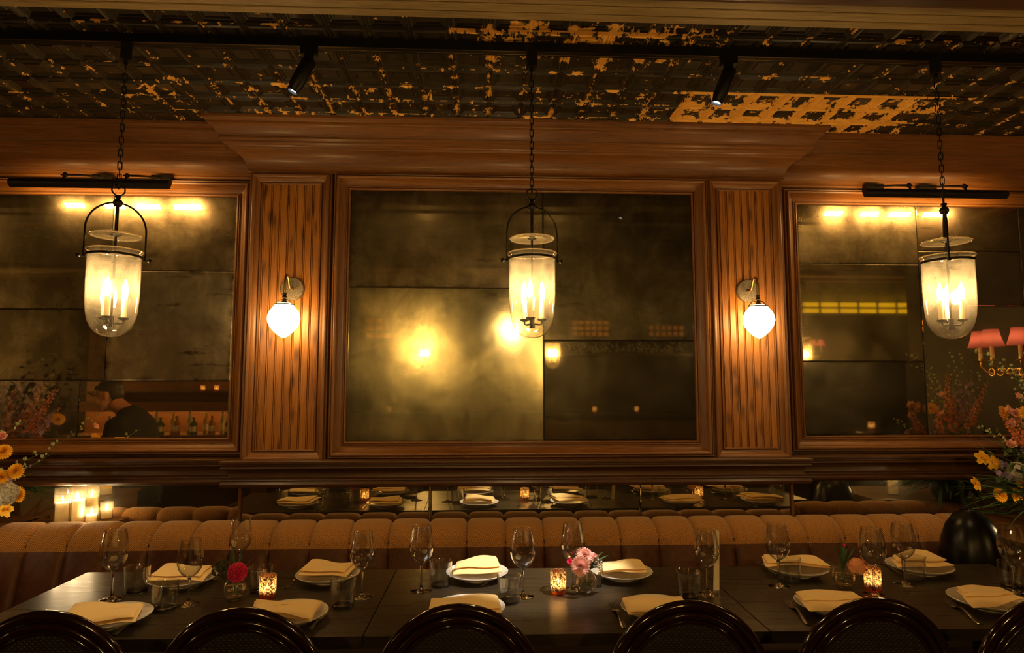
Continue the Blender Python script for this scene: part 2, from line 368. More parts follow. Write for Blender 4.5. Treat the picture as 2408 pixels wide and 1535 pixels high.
# ceiling beams (painted wood, stepped edge)
def beam(name, y0, y1, z, mat):
    pr_ = [(y1, ZC), (y1, z+.012), (y1-.012, z), (y1-.045, z), (y1-.05, z+.006), (y1-.056, z), (y1-.095, z), (y1-.100, z+.006), (y1-.106, z), (y1-.148, z), (y1-.158, z-.010), (y1-.175, z-.014), (y1-.20, z-.014),
           (y0+.20, z-.014), (y0+.175, z-.014), (y0+.158, z-.010), (y0+.148, z), (y0+.012, z), (y0, z+.012), (y0, ZC)]
    vs = []; uv = []; fs = []; a = 0
    for i, (y, zz) in enumerate(pr_):
        if i: a += math.dist(pr_[i-1], pr_[i])
        vs += [(XL, y, zz), (7.2, y, zz)]; uv += [(XL, a), (7.2, a)]
    for i in range(len(pr_)-1): fs.append((2*i, 2*i+1, 2*i+3, 2*i+2))
    mi = [1 if 9 <= i <= 13 else 0 for i in range(len(fs))]
    return struct(mesh(name, vs, fs, [mat, M['wood2']], smooth=False, uvs=uv, midx=mi))
beam('trim_1', 1.55, 2.10, 2.745, M['beamwood']); beam('trim_2', -.9, -.45, 2.745, M['beamwood'])
PATH = [(XL, YS), (CL, YS), (CL, YC), (CR, YC), (CR, YS), (XR, YS), (XR, 1.9)]
crown = [(0, 2.572), (.012, 2.572), (.018, 2.580), (.014, 2.588), (.020, 2.592)] + [(.110-.090*math.cos(a), 2.592+.082*math.sin(a)) for a in [PI/2*i/7*.82 for i in range(1, 8)]] + \
        [(.089, 2.680), (.096, 2.682), (.100, 2.688), (.108, 2.690), (.116, 2.697), (.117, 2.704), (.122, 2.706), (.130, 2.712), (.131, 2.719), (.126, 2.722)] + \
        [(.126+.036*(i/6)**1.3, 2.724+.046*(i/6)) for i in range(1, 7)] + [(.168, 2.772), (.170, 2.778), (.170, 2.783), (.180, 2.786), (.189, 2.796), (.190, 2.812)]
struct(sweep('trim_3', PATH, crown, M['wood']))
ledge = [(0, 1.124), (.074, 1.121), (.080, 1.117), (.081, 1.108), (.078, 1.103), (.066, 1.101), (.066, 1.094), (.074, 1.091), (.076, 1.084), (.070, 1.079), (.056, 1.075),
         (.049, 1.066), (.046, 1.052), (.048, 1.038), (.056, 1.032), (.072, 1.031), (.074, 1.026), (.068, 1.022), (.072, 1.016), (.076, 1.008), (.074, .999), (.066, .992), (.050, .988), (0, .988)]
struct(sweep('trim_4', PATH[:5]+[(XR, YS)], ledge, M['wood2']))
# low wainscot under the low mirrors
b = MB(); b.box(XL, CL, YS-.01, YS+.01, 0, .78); b.box(CL, CR, YC-.01, YC+.01, 0, .78); b.box(CR, XR, YS-.01, YS+.01, 0, .78)
struct(b.build('trim_5', M['wood2'], smooth=False))
# corner bead at each end of the proud bay
for i, (x, s_) in enumerate(((CL, -1), (CR, 1))):
    b = MB(); b.box(x-.006, x+.006, YC-.012, YS, .78, 2.58, ax='z'); struct(b.build('trim_%d' % (6+i), M['wood'], smooth=False))
# pilaster panels: beadboard inside a bolection frame
def beadboard(name, x0, x1, z0, z1, y, nb):
    vs = []; uv = []; fs = []; pts = []
    w = (x1-x0)/nb
    for i in range(nb):
        a = x0+i*w; pts += [(a, -.004, i), (a+.0015, .005, i), (a+.004, .007, i), (a+.0065, .005, i), (a+.008, -.004, i), (a+.010, .007, i), (a+w-.0018, .007, i), (a+w, -.004, i)]
    for k, (x, d, i) in enumerate(pts):
        vs += [(x, y-d, z0), (x, y-d, z1)]; uv += [(z0+i*1.37, x+i*.213), (z1+i*1.37, x+i*.213)]
    for k in range(len(pts)-1): fs.append((2*k, 2*k+2, 2*k+3, 2*k+1))
    return mesh(name, vs, fs, M['board'], smooth=False, uvs=uv)
pil = [(0, 0), (0, .011), (.003, .015), (.0065, .015), (.009, .011), (.0095, .005), (.0125, .005), (.013, .010), (.020, .013), (.026, .019), (.031, .028), (.032, .033), (.037, .037), (.044, .038), (.049, .035), (.051, .029), (.0515, .018), (.055, .018), (.0555, .023), (.059, .023), (.061, .018), (.062, 0)]
k = 8
for (x0, x1) in ((-1.128, -.838), (1.242, 1.520)):
    struct(beadboard('trim_%d' % k, x0, x1, 1.160, 2.520, YC-.001, 7)); k += 1
    struct(frame('trim_%d' % k, x0, x1, 1.168, 2.514, YC, pil, M['wood'])); k += 1
# ------------------------------------------------------------------ mirrors
MFR = [(0, -.004), (0, .009), (.003, .013), (.007, .014), (.0105, .011), (.011, .004), (.014, .004), (.0145, .012), (.017, .014), (.0195, .012), (.020, .006), (.023, .007), (.030, .010), (.038, .016), (.046, .025), (.052, .035), (.053, .040), (.057, .044), (.063, .045), (.067, .042), (.069, .036), (.0695, .026), (.073, .026), (.0735, .032), (.077, .033), (.080, .030), (.081, .022), (.082, -.006)]
def pane(x0, x1, z0, z1, y, mat, par, tx=0., tz=0.):
    cx, cz = (x0+x1)/2, (z0+z1)/2; g = .0012; bw = .004; hx, hz = (x1-x0)/2-g, (z1-z0)/2-g
    vs = [(-hx, 0, -hz), (hx, 0, -hz), (hx, 0, hz), (-hx, 0, hz), (-hx+bw, -.0012, -hz+bw), (hx-bw, -.0012, -hz+bw), (hx-bw, -.0012, hz-bw), (-hx+bw, -.0012, hz-bw)]
    vs += [(x, .004, z) for x, _, z in vs[:4]]
    fs = [(0, 1, 5, 4), (1, 2, 6, 5), (2, 3, 7, 6), (3, 0, 4, 7), (4, 5, 6, 7), (8, 9, 1, 0), (9, 10, 2, 1), (10, 11, 3, 2), (11, 8, 0, 3)]
    uv = [((v[0]+hx)/2/hx, (v[2]+hz)/2/hz) for v in vs]
    return mesh('pane', vs, fs, mat, par, False, uv, loc=(cx-par.location.x, y-par.location.y, cz-par.location.z), rot=(tx, 0, tz))
T1 = (.56, .49, .36)
mm = {}
def mk(key, *a, **k): mm[key] = mirror_mat('tarnished_mirror_'+key, len(mm)+1.3, *a, **k); return mm[key]
mc = thing('wall_mirror', 'large central antiqued wall mirror of four tarnished panes in wood frame', 'mirror', (.208, YC, 1.205))
xl, xr, zb, zt = -.683, 1.098, 1.205, 2.492
xs = .311
pane(xl, xs, 1.986, zt, YC-.004, mk('a', (.20, .165, .10), .55, .035, fox=.55, dustcol=(.17, .14, .07)), mc)
pane(xl, xs, zb, 1.986, YC-.004, mk('b', (.48, .43, .25), .84, .04, hr=.20, fox=.35, dustcol=(.34, .30, .15)), mc)
pane(xs, xr, 1.715, zt, YC-.004, mk('c', (.13, .11, .065), .5, .02, fox=.5, dustcol=(.13, .11, .06)), mc)
pane(xs, xr, zb, 1.715, YC-.004, mk('d', (.30, .26, .17), .10, .02, fox=.5), mc)
fr = frame('frame', xl, xr, zb, zt, YC+.002, MFR, M['wood'], mc); fr.location = -mc.location
ml = thing('wall_mirror', 'left wall mirror of joined antique panes under the left picture light', 'mirror', (-2.3, YS, 1.21))
x0, x1, zb2, zt2 = -3.3, -1.300, 1.218, 2.476; v1, v2 = -1.932, -2.051
pane(x0, v1, 1.875, zt2, YS-.004, mk('e', (.36, .28, .16), .30, .02, dustcol=(.16, .12, .06)), ml)
pane(x0, v1, 1.509, 1.875, YS-.004, mk('f', (.26, .20, .11), .30, .02, dustcol=(.12, .09, .05)), ml)
pane(v1, x1, 2.078, zt2, YS-.004, mk('g', (.44, .34, .20), .45, .05, dustcol=(.20, .15, .07)), ml)
pane(v1, x1, 1.509, 2.078, YS-.004, mk('h', (.46, .37, .23), .50, .15, fox=.9, dustcol=(.20, .17, .10)), ml)
pane(x0, v2, zb2, 1.509, YS-.004, mk('i', (.60, .47, .32), .22, .05), ml)
pane(v2, x1, zb2, 1.509, YS-.004, mk('j', (.85, .68, .42), .06, .02, fox=.15, rough=.015), ml)
fr = frame('frame', x0, x1, zb2, zt2, YS+.002, MFR, M['wood'], ml); fr.location = -ml.location
mr_ = thing('wall_mirror', 'right wall mirror of joined antique panes under the right picture light', 'mirror', (2.5, YS, 1.21))
x0, x1 = 1.722, 3.24; v = 2.398; v3 = 2.985
pane(x0, v, 2.148, zt2, YS-.004, mk('k', (.42, .33, .19), .45, .04, dustcol=(.20, .15, .07)), mr_)
pane(x0, v, 1.613, 2.148, YS-.004, mk('l', (.50, .40, .23), .18, .02, dustcol=(.10, .09, .05)), mr_)
pane(x0, v, zb2, 1.613, YS-.004, mk('m', (.32, .28, .20), .16, .02, dustcol=(.10, .09, .06)), mr_, 0, .008)
pane(v, v3, 2.223, zt2, YS-.004, mk('n', (.44, .33, .19), .30, .03, dustcol=(.14, .10, .05)), mr_)
pane(v, v3, 1.919, 2.223, YS-.004, mk('o', (.36, .28, .18), .25, .02), mr_)
pane(v, v3, zb2, 1.919, YS-.004, mk('p', (.72, .60, .40), .10, .04, fox=.3, rough=.015), mr_)
pane(v3, x1, zb2, zt2, YS-.004, mm['o'], mr_)
fr = frame('frame', x0, x1, zb2, zt2, YS+.002, MFR, M['wood'], mr_); fr.location = -mr_.location
# low mirror strip behind the banquette
lm = mk('q', (.62, .56, .40), .05, .012, fox=.2, rough=.012)
lowc = thing('low_mirror_strip', 'long low mirror strip above the middle of the banquette', 'mirror', (.2, YC, .78))
for a, c_ in ((CL+.008, -.262), (-.256, .80), (.80, CR-.008)): pane(a, c_, .782, .990, YC-.002, lm, lowc)
b = MB(); b.box(-.262, -.256, YC-.005, YC, .782, .990, ax='z'); b.v = [v_-lowc.location for v_ in b.v]; b.build('joint_strip', M['brass'], lowc, False)
lowl = thing('low_mirror_strip', 'low mirror strip reflecting the candles at the left end of the banquette', 'mirror', (-2.2, YS, .78)); pane(-3.3, CL-.01, .782, .990, YS-.002, lm, lowl)
lowr = thing('low_mirror_strip', 'low mirror strip behind the flowers at the right end of the banquette', 'mirror', (2.4, YS, .78)); pane(CR+.01, XR-.01, .782, .990, YS-.002, lm, lowr)
# ------------------------------------------------------------------ lanterns
def lantern(name, label, loc, rz, bulbm, zc=2.775, far=False, grp='pendant lanterns over the tables'):
    r = thing(name, label, 'pendant lamp', loc, rz, grp); Z = lambda z: z-zc
    b = MB(); b.box(-.019, .019, -.019, .019, Z(2.715), Z(2.775)); b.tube([(0, 0, Z(2.70)), (0, 0, Z(2.72))], .007); b.build('canopy', M['black'], r, False)
    # chain
    b = MB(); z = 2.702; i = 0; step = .0235
    while z > 2.235:
        big = .7 if i else 1.0; hl = .0165*(1.35 if i == 0 else 1); pts = []
        for k in range(14):
            a = 2*PI*k/14; x_ = .0068*math.cos(a); zz = math.sin(a)*.0068+(hl-.0068)*(1 if math.sin(a) > 0 else -1)
            pts.append((x_ if i % 2 else 0, 0 if i % 2 else x_, Z(z-hl)+zz))
        b.tube(pts, .0021, 6, closed=True); z -= 2*hl-.0085; i += 1
    b.build('chain', M['black'], r)
    b = MB(); b.tube([(.021*math.cos(2*PI*k/28), 0, Z(2.213)+.021*math.sin(2*PI*k/28)) for k in range(28)], .0026, 8, closed=True)
    b.lathe([(.0005, Z(2.193)), (.010, Z(2.192)), (.0115, Z(2.187)), (.008, Z(2.181)), (.006, Z(2.179)), (.012, Z(2.175)), (.0165, Z(2.167)), (.0165, Z(2.160)), (.012, Z(2.151)), (.0005, Z(2.149))], 20)
    b.build('finial', M['bronze'], r)
    b = MB(); pts = [(-.0965, 0, Z(1.955)), (-.0965, 0, Z(2.06))]+[(-.0965*math.cos(a), 0, Z(2.06)+.104*math.sin(a)) for a in [PI*i/24 for i in range(1, 24)]]+[(.0965, 0, Z(2.06)), (.0965, 0, Z(1.955))]
    b.tube(pts, .0034, 8); b.build('hoop', M['bronze'], r)
    b = MB(); b.tube([(0, 0, Z(2.15)), (0, 0, Z(2.06))], .0058, 10); b.tube([(0, 0, Z(2.06)), (0, 0, Z(1.72))], .0042, 10)
    b.lathe([(.0005, Z(2.052)), (.016, Z(2.050)), (.021, Z(2.046)), (.021, Z(2.042)), (.006, Z(2.036)), (.0005, Z(2.034))], 20); b.build('centre_rod', M['bronze'], r)
    b = MB(); b.lathe([(.006, Z(2.040)), (.045, Z(2.041)), (.060, Z(2.037)), (.072, Z(2.040)), (.083, Z(2.036)), (.086, Z(2.039)), (.083, Z(2.042)), (.072, Z(2.045)), (.045, Z(2.045)), (.006, Z(2.044))], 40); b.build('smoke_lid', M['smoke'], r)
    jar = [(.092, 1.9835), (.0935, 1.981), (.092, 1.978), (.0885, 1.974), (.087, 1.965), (.0875, 1.945), (.0875, 1.86), (.0865, 1.80), (.083, 1.755), (.077, 1.725), (.066, 1.698), (.050, 1.679), (.030, 1.667), (.012, 1.6635), (.0004, 1.663)]
    if not far:
        b = MB(); b.lathe([(a, Z(z_)) for a, z_ in jar], 48); b.build('glass_jar', M['glassl'], r, 'all')
        b = MB(); b.tube([(.0925*math.cos(2*PI*k/40), .0925*math.sin(2*PI*k/40), Z(1.982)) for k in range(40)], .0022, 6, closed=True); b.build('jar_lip', M['smoke'], r)
    else:
        b = MB(); b.lathe([(a, Z(z_)) for a, z_ in jar], 32); b.build('glass_jar', M['glassl'], r, 'all')
    b = MB(); b.lathe([(.0885, Z(1.957)), (.0915, Z(1.957)), (.0915, Z(1.966)), (.0885, Z(1.966)), (.0885, Z(1.957))], 40); b.build('band', M['bronze'], r)
    for s_ in (-1, 1):
        b = MB(); b.tube([(s_*.09, 0, Z(1.955)), (s_*.108, 0, Z(1.955))], .004, 8); b.sphere((s_*.112, 0, Z(1.955)), .0085, 12, 8); b.build('knob', M['bronze'], r)
    b = MB(); b.lathe([(.0005, Z(1.742)), (.009, Z(1.741)), (.0095, Z(1.735)), (.008, Z(1.733)), (.009, Z(1.712)), (.0115, Z(1.708)), (.011, Z(1.700)), (.0005, Z(1.698))], 20)
    b.build('hub', M['bronze'], r)
    for k in range(3):
        a = 2*PI*k/3+.15; c_, s_ = math.cos(a), math.sin(a)
        b = MB(); b.tube([(0, 0, Z(1.716)), (.030*c_, .030*s_, Z(1.714)), (.038*c_, .038*s_, Z(1.718)), (.039*c_, .039*s_, Z(1.728))], .0034, 8)
        b.lathe([(.004, Z(1.726)), (.012, Z(1.728)), (.017, Z(1.732)), (.0185, Z(1.736)), (.017, Z(1.7365)), (.008, Z(1.733)), (.0005, Z(1.733))], 20, (.039*c_, .039*s_, 0)); ar = b.build('arm', M['bronze'], r)
        b = MB(); b.lathe([(.0095, Z(1.734)), (.0095, Z(1.806)), (.0075, Z(1.812)), (.004, Z(1.814)), (.0003, Z(1.814))], 16, (.039*c_, .039*s_, 0)); b.build('candle_sleeve', M['wax'], ar)
        b = MB(); b.lathe([(.0003, Z(1.814)), (.006, Z(1.816)), (.0105, Z(1.828)), (.0115, Z(1.840)), (.009, Z(1.853)), (.005, Z(1.866)), (.0016, Z(1.877)), (.0003, Z(1.880))], 10, (.039*c_, .039*s_, 0)); b.build('bulb', bulbm, ar)
    return r
lan = lantern('pendant_lantern', 'glass bell jar lantern hanging in front of the central mirror', (.185, 2.364, 2.775), .12, M['bulb'])
clone(lan, 'glass bell jar lantern hanging in front of the left wall mirror', (-1.36, 2.383, 2.775), .50)
clone(lan, 'glass bell jar lantern hanging in front of the right mirror, hoop turned edge on', (1.79, 2.342, 2.775), .98)
far = None
for i, (x, lab) in enumerate(((-.66, 'far lantern whose glow blurs in the hazy lower left pane of the central mirror'), (.80, 'small lantern reflected in the clear lower right pane of the central mirror'),
                               (-5.9, 'unseen lantern beyond the left picture edge, added for its light on the tables'), (3.85, 'far lantern added to light the right table, in place of a globe under the small red shades in the right mirror'))):  # last two are added to light the side tables; the leftmost stays unseen
    if not far: far = lantern('pendant_lantern', lab, (x, -.75, 2.775), .4, M['bulb2'], far=True, grp='pendant lanterns across the room')
    else: clone(far, lab, (x, -.75, 2.775), .4+i)
    for ch in (far.children if i == 0 else []): pass
# ------------------------------------------------------------------ globe sconces
def sconce(label, x, z, rz=0):
    r = thing('globe_sconce', label, 'wall light', (x, YC, z), rz, 'globe sconces on the beadboard pilasters')
    b = MB(); b.lathe([(.0005, .010), (.056, .012), (.060, .016), (.061, .022), (.061, .026)], 40, (0, -.032, .006), ax='y'); b.lathe([(.0005, -.006), (.008, -.005), (.010, .002), (.008, .012)], 14, (0, -.030, .006), ax='y')
    b.build('wall_plate', M['plate_metal'], r)
    P_ = [(0, -.036, .004), (0, -.055, .004), (0, -.068, .018), (0, -.080, .042), (0, -.094, .057), (0, -.110, .061), (0, -.126, .054), (0, -.134, .038), (0, -.136, .010), (0, -.136, -.036)]
    pts = [Vector(p) for p in P_]
    b = MB(); b.tube(pts, .0064, 10); b.build('gooseneck_arm', M['brass'], r)
    b = MB(); b.lathe([(.0005, -.030), (.009, -.031), (.0105, -.037), (.008, -.044), (.0105, -.048), (.0105, -.056), (.006, -.060), (.009, -.068), (.014, -.076), (.014, -.084), (.0005, -.084)], 20, (0, -.136, 0))
    for k in range(3):
        a = 2*PI*k/3+.9; b.tube([(.009*math.cos(a), -.136+.009*math.sin(a), -.064), (.030*math.cos(a), -.136+.030*math.sin(a), -.070), (.045*math.cos(a), -.136+.045*math.sin(a), -.086), (.047*math.cos(a), -.136+.047*math.sin(a), -.094)], .0028, 8)
    b.tube([(.046*math.cos(2*PI*k/36), -.136+.046*math.sin(2*PI*k/36), -.090) for k in range(36)], .0032, 8, closed=True)
    b.build('shade_holder', M['bronze'], r)
    b = MB(); b.lathe([(.030, -.083), (.042, -.086), (.0425, -.092), (.052, -.103), (.066, -.122), (.0745, -.142), (.0765, -.160), (.0735, -.178), (.064, -.198), (.049, -.217), (.030, -.235), (.012, -.247), (.003, -.252), (.0003, -.253)], 40, (0, -.136, 0))
    b.build('opal_globe', M['globe'], r, 'all'); return r
sc = sconce('opal globe wall sconce on the left pilaster', -.965, 1.966)
clone(sc, 'opal globe wall sconce on the right pilaster', (1.385, YC, 1.971))
# ------------------------------------------------------------------ picture lights
def piclight(label, x0, x1, z, flip):
    cx = (x0+x1)/2; hl = (x1-x0)/2; r = thing('picture_light', label, 'wall light', (cx, YS, z), 0, 'bar picture lights over the side mirrors'); y = -.205
    prof = [(y+.023*math.cos(a), .023*math.sin(a)) for a in [math.radians(40+i*230/14) for i in range(15)]]
    prof2 = [(y+.021*math.cos(a), .021*math.sin(a)) for a in [math.radians(40+i*230/14) for i in range(15)]]
    vs = []; fs = []
    for x in (-hl, hl):
        for (yy, zz) in prof: vs.append((x, yy, zz))
        for (yy, zz) in prof2: vs.append((x, yy, zz))
    n = 15
    for i in range(n-1): fs += [(i, i+1, 2*n+i+1, 2*n+i), (n+i+1, n+i, 3*n+i, 3*n+i+1)]
    fs += [(0, 2*n, 3*n, n), (n-1, 2*n-1, 4*n-1, 3*n-1), tuple(list(range(n-1, -1, -1))), tuple(2*n+i for i in range(n))]
    mesh('shade', vs, fs, M['bronzep'], r)
    for (a, c_) in ((-.98, -.70), (-.42, -.14), (.02, .36), (.56, .96)):
        b = MB(); x_0, x_1 = a*hl*(1 if not flip else 1), c_*hl
        p0 = Vector((0, y+.013, .009)); p1 = Vector((0, y-.006, -.014))
        b.add([(x_0, p0.y, p0.z), (x_1, p0.y, p0.z), (x_1, p1.y, p1.z), (x_0, p1.y, p1.z)], [(0, 1, 2, 3)]); b.build('lamp_window', M['pic'], r, False)
    for s_ in (-.30, .38):
        b = MB(); x = s_*hl*1.15; d = -.045 if not flip else .045
        b.tube([(x, y, .02), (x, y+.005, .040)], .006, 8); b.sphere((x, y+.01, .046), .0125, 12, 8); b.tube([(x+.012*(-1 if not flip else 1)*-1, y+.01, .046), (x-.020*(-1 if not flip else 1)*-1*-1, y+.01, .046)], .004, 8)
        b.tube([(x, y+.01, .046), (x+d*.6, y+.06, .062), (x+d*1.5, y+.13, .080), (x+d*2, -.035, .086)], .0055, 8)
        b.box(x+d*2-.05, x+d*2+.05, -.050, -.018, .074, .100); b.build('bracket', M['bronze'], r)
    return r
piclight('bar picture light over the left wall mirror, behind the left lantern', -2.316, -1.551, 2.476, True)
piclight('bar picture light over the right wall mirror, behind the right lantern', 1.982, 2.751, 2.485, False)
# ------------------------------------------------------------------ track and spots
tr = thing('ceiling_track', 'long black lighting track running along the tin ceiling', 'track', (0, 2.365, ZC))
b = MB(); b.box(-6.4, 3.3, -.019, .019, -.035, -.002); b.box(-6.4, 3.3, -.019, -.014, -.037, -.035); b.box(-6.4, 3.3, .014, .019, -.037, -.035); b.build('rail', M['black'], tr, False)
b = MB(); b.box(-6.4, 3.3, -.0135, -.0105, -.036, -.034); b.box(-6.4, 3.3, .0105, .0135, -.036, -.034); b.build('conductor_strip', M['brass'], tr, False)
def spot(label, px, py, dx, dy, en, colr, size):
    p = onz(px, py, 2.775); r = thing('track_spotlight', label, 'spotlight', (p.x, 2.365, 2.773), 0, 'black spotlights on the ceiling track')
    b = MB(); b.box(-.03, .03, -.017, .017, -.028, 0); b.tube([(0, 0, -.025), (0, 0, -.050)], .017, 14); b.build('adapter', M['black'], r, False)
    d = Vector((dx, dy, -1)).normalized(); p0 = Vector((0, 0, -.055))+Vector((.0, .0, 0)); rot = d.to_track_quat('-Z', 'Y')
    b = MB(); b.lathe([(.0005, .010), (.024, .010), (.0265, .004), (.0265, -.105), (.025, -.108), (.020, -.135), (.018, -.138), (.017, -.130), (.016, -.06)], 28)
    b.tube([(0, -.0, .0), (0, .0, .02)], .012, 10)
    ob = b.build('lamp_head', M['black'], r); ob.rotation_mode = 'QUATERNION'; ob.rotation_quaternion = rot; ob.location = p0
    b = MB(); b.lathe([(.0158, -.128), (.0003, -.128)], 20); l = b.build('lens', M['spotlens'], ob, False)
    L = bpy.data.lights.new('spot_beam', 'SPOT'); L.energy = en; L.spot_size = math.radians(size); L.spot_blend = .6; L.color = colr; L.shadow_soft_size = .014
    lo = bpy.data.objects.new('spot_beam', L); COL.objects.link(lo); lo.parent = r; lo.rotation_mode = 'QUATERNION'; lo.rotation_quaternion = rot; lo.location = p0+d*.145
    return r
spot('black track spotlight left of the central lantern, tilted left', 728, 115, -.42, -.12, 30, (1, .74, .42), 40)
spot('black track spotlight right of the central lantern', 1718, 130, -.40, .05, 300, (1, .93, .86), 23)
# ------------------------------------------------------------------ banquette
bq = thing('banquette', 'long channel-back banquette in herringbone cloth over brown leather', 'bench', (.1, 2.9, 0))
prof = [(2.965, .46, 0), (2.985, .53, 0), (3.003, .60, 0), (3.020, .66, 0), (3.034, .71, 0), (3.0410, .737, 0), (3.0411, .7373, 1), (3.049, .762, 1), (3.066, .788, 1), (3.090, .810, 1), (3.120, .826, 1), (3.155, .836, 1), (3.185, .837, 1), (3.210, .832, 1), (3.226, .82, 1), (3.236, .79, 1), (3.236, .46, 1)]
_old = [(2.87, .46, 0), (2.885, .53, 0), (2.905, .62, 0), (2.925, .70, 0), (2.944, .765, 0), (2.951, .790, 0), (2.951, .7901, 1), (2.962, .815, 1), (2.980, .843, 1), (3.005, .866, 1), (3.035, .880, 1), (3.07, .885, 1), (3.10, .880, 1), (3.125, .866, 1), (3.140, .84, 1), (3.145, .80, 1), (3.145, .46, 1)]
pl = [0]
for a, c_ in zip(prof, prof[1:]): pl.append(pl[-1]+math.dist(a[:2], c_[:2]))
def channel(w):
    vs = []; uv = []; fs = []; mi = []; nt = 15
    for i, (y, z, m_) in enumerate(prof):
        a = prof[max(i-1, 0)]; c_ = prof[min(i+1, len(prof)-1)]; t = Vector((c_[0]-a[0], c_[1]-a[1])).normalized(); nrm = Vector((-t.y, t.x))
        for k in range(nt):
            s_ = k/(nt-1); e_ = abs(2*s_-1); bul = .020*(1-e_**5.5)**.60 - .016
            vs.append((w*(s_-.5)*.998, y+nrm.x*bul-2.9, z+nrm.y*bul)); uv.append((s_*w, pl[i]))
    for i in range(len(prof)-1):
        for k in range(nt-1): fs.append((i*nt+k, i*nt+k+1, (i+1)*nt+k+1, (i+1)*nt+k)); mi.append(1 if prof[i+1][2] and i > 5 else 0)
    return vs, fs, uv, mi
CW, CX = .1815, -.252
vs, fs, uv, mi = channel(CW)
c0 = mesh('back_channel', vs, fs, [M['leather'], M['herring']], bq, 'all', uv, mi, loc=(CX+CW*(-10.5)-.1, 0, 0))
for kk in range(-10, 15):
    c_ = c0.copy(); COL.objects.link(c_); c_.parent = bq; c_.location = (CX+CW*(kk+.5)-.1, 0, 0)
xa, xb = CX-CW*11-.1, CX+CW*15-.1
b = MB(); b.box(xa, xb, .16, .332, .05, .76); b.build('back_frame', M['wood2'], bq, False)
b = MB(); b.box(xa, 2.22, -.40, .08, .36, .47); o = b.build('seat_cushion', M['seatfab'], bq, False)
md = o.modifiers.new('bevel', 'BEVEL'); md.width = .03; md.segments = 3
b = MB(); b.box(xa, 2.22, -.36, .08, 0, .36); b.build('plinth', M['wood2'], bq, False)
# end ledges
b = MB(); b.box(-3.2, -2.28, 2.30, YS-.012, 0, .79); b.box(-3.2, -2.265, 2.29, YS-.006, .79, .805); b.box(-2.29, -1.83, 3.246, YS-.006, .70, .805); tag(b.build('end_ledge', M['wood'], smooth=False), 'low wooden ledge at the left end of the banquette, under candles and flowers', 'ledge')
b = MB(); b.box(2.35, 3.30, 2.45, 2.94, 0, .79); b.box(2.34, 3.30, 2.44, 2.95, .79, .805); b.box(2.56, 3.30, 2.94, YS-.006, 0, .805); tag(b.build('end_ledge', M['wood'], smooth=False), 'low wooden ledge at the right end of the banquette, hidden under the right flowers', 'ledge')
# ------------------------------------------------------------------ tables
TW = -.014
def rotT(x, y): return (x*math.cos(TW)-y*math.sin(TW), x*math.sin(TW)+y*math.cos(TW))
def table(label, x0, x1, g=.002):
    y0, y1 = 1.965, 2.646; cx, cy = (x0+x1)/2, (y0+y1)/2; p = rotT(cx, cy)
    r = thing('dining_table', label, 'table', (p[0], p[1], 0), TW, 'three rectangular tables pushed end to end')
    hx, hy = (x1-x0)/2-g, (y1-y0)/2
    b = MB(); b.box(-hx, hx, -hy, hy, .715, .75); o = b.build('tabletop', M['table'], r, False); md = o.modifiers.new('bevel', 'BEVEL'); md.width = .0018; md.segments = 2
    for s_ in (-1, 1):
        b = MB(); b.tube([(s_*hx*.5, 0, .03), (s_*hx*.5, 0, .715)], .032, 16); b.build('column', M['black'], r)
        b = MB(); b.box(s_*hx*.5-.04, s_*hx*.5+.04, -.26, .26, 0, .025); b.box(s_*hx*.5-.16, s_*hx*.5+.16, -.04, .04, 0, .025); b.build('foot', M['black'], r, False)
    return r
s1 = -.3782
# wood grain runs along x via UV; rows
table('left dark wood table, with the magenta flower in a small vase on it', s1-1.22, s1)
table('middle dark wood table, catching the most light, with pink flowers on it', s1, s1+1.22)
table('right dark wood table, with the peach rose in a small vase on it', s1+1.22, s1+2.44)
# ------------------------------------------------------------------ plates, napkins
NAP = [
 ('front left corner seat of the left table', [(175, 1418), (339, 1415), (318, 1462), (139, 1466)], 0),
 ('back of the left table, next to the magenta flower', [(387, 1333), (508, 1331), (478, 1364), (347, 1361)], 1),
 ('front of the left table, in front of the glittering votive', [(597, 1413), (757, 1411), (732, 1456), (587, 1450)], 2),
 ('back right seat of the left table', [(732, 1323), (843, 1325), (815, 1354), (698, 1349)], 1),
 ('front left seat of the middle table, mostly behind a chair back', [(1014, 1404), (1167, 1398), (1181, 1436), (1006, 1440)], 3),
 ('back left seat of the middle table, lit bright white', [(1070, 1327), (1170, 1316), (1182, 1343), (1064, 1350)], 4),
 ('front right seat of the middle table, beside a fork', [(1462, 1405), (1603, 1399), (1622, 1432), (1478, 1444)], 0),
 ('back right seat of the middle table, behind the pink flowers', [(1412, 1321), (1502, 1316), (1524, 1342), (1405, 1349)], 3),
 ('back left seat of the right table', [(1793, 1307), (1911, 1308), (1953, 1332), (1800, 1330)], 2),
 ('front left seat of the right table, beside a fork', [(1866, 1395), (2003, 1393), (2050, 1420), (1905, 1436)], 5),
 ('back right seat of the right table', [(2093, 1311), (2179, 1302), (2248, 1329), (2112, 1333)], 4),
 ('front right corner of the right table, cut by the picture edge', [(2244, 1383), (2348, 1383), (2412, 1409), (2290, 1428)], 5)]
b = MB(); b.lathe([(.0005, .004), (.055, .004), (.058, 0), (.062, 0), (.063, .004), (.090, .011), (.112, .021), (.1185, .026), (.1195, .0275), (.118, .0285), (.110, .025), (.088, .016), (.060, .0095), (.0005, .009)], 56)
pl0 = b.build('dinner_plate', M['ceramic'])
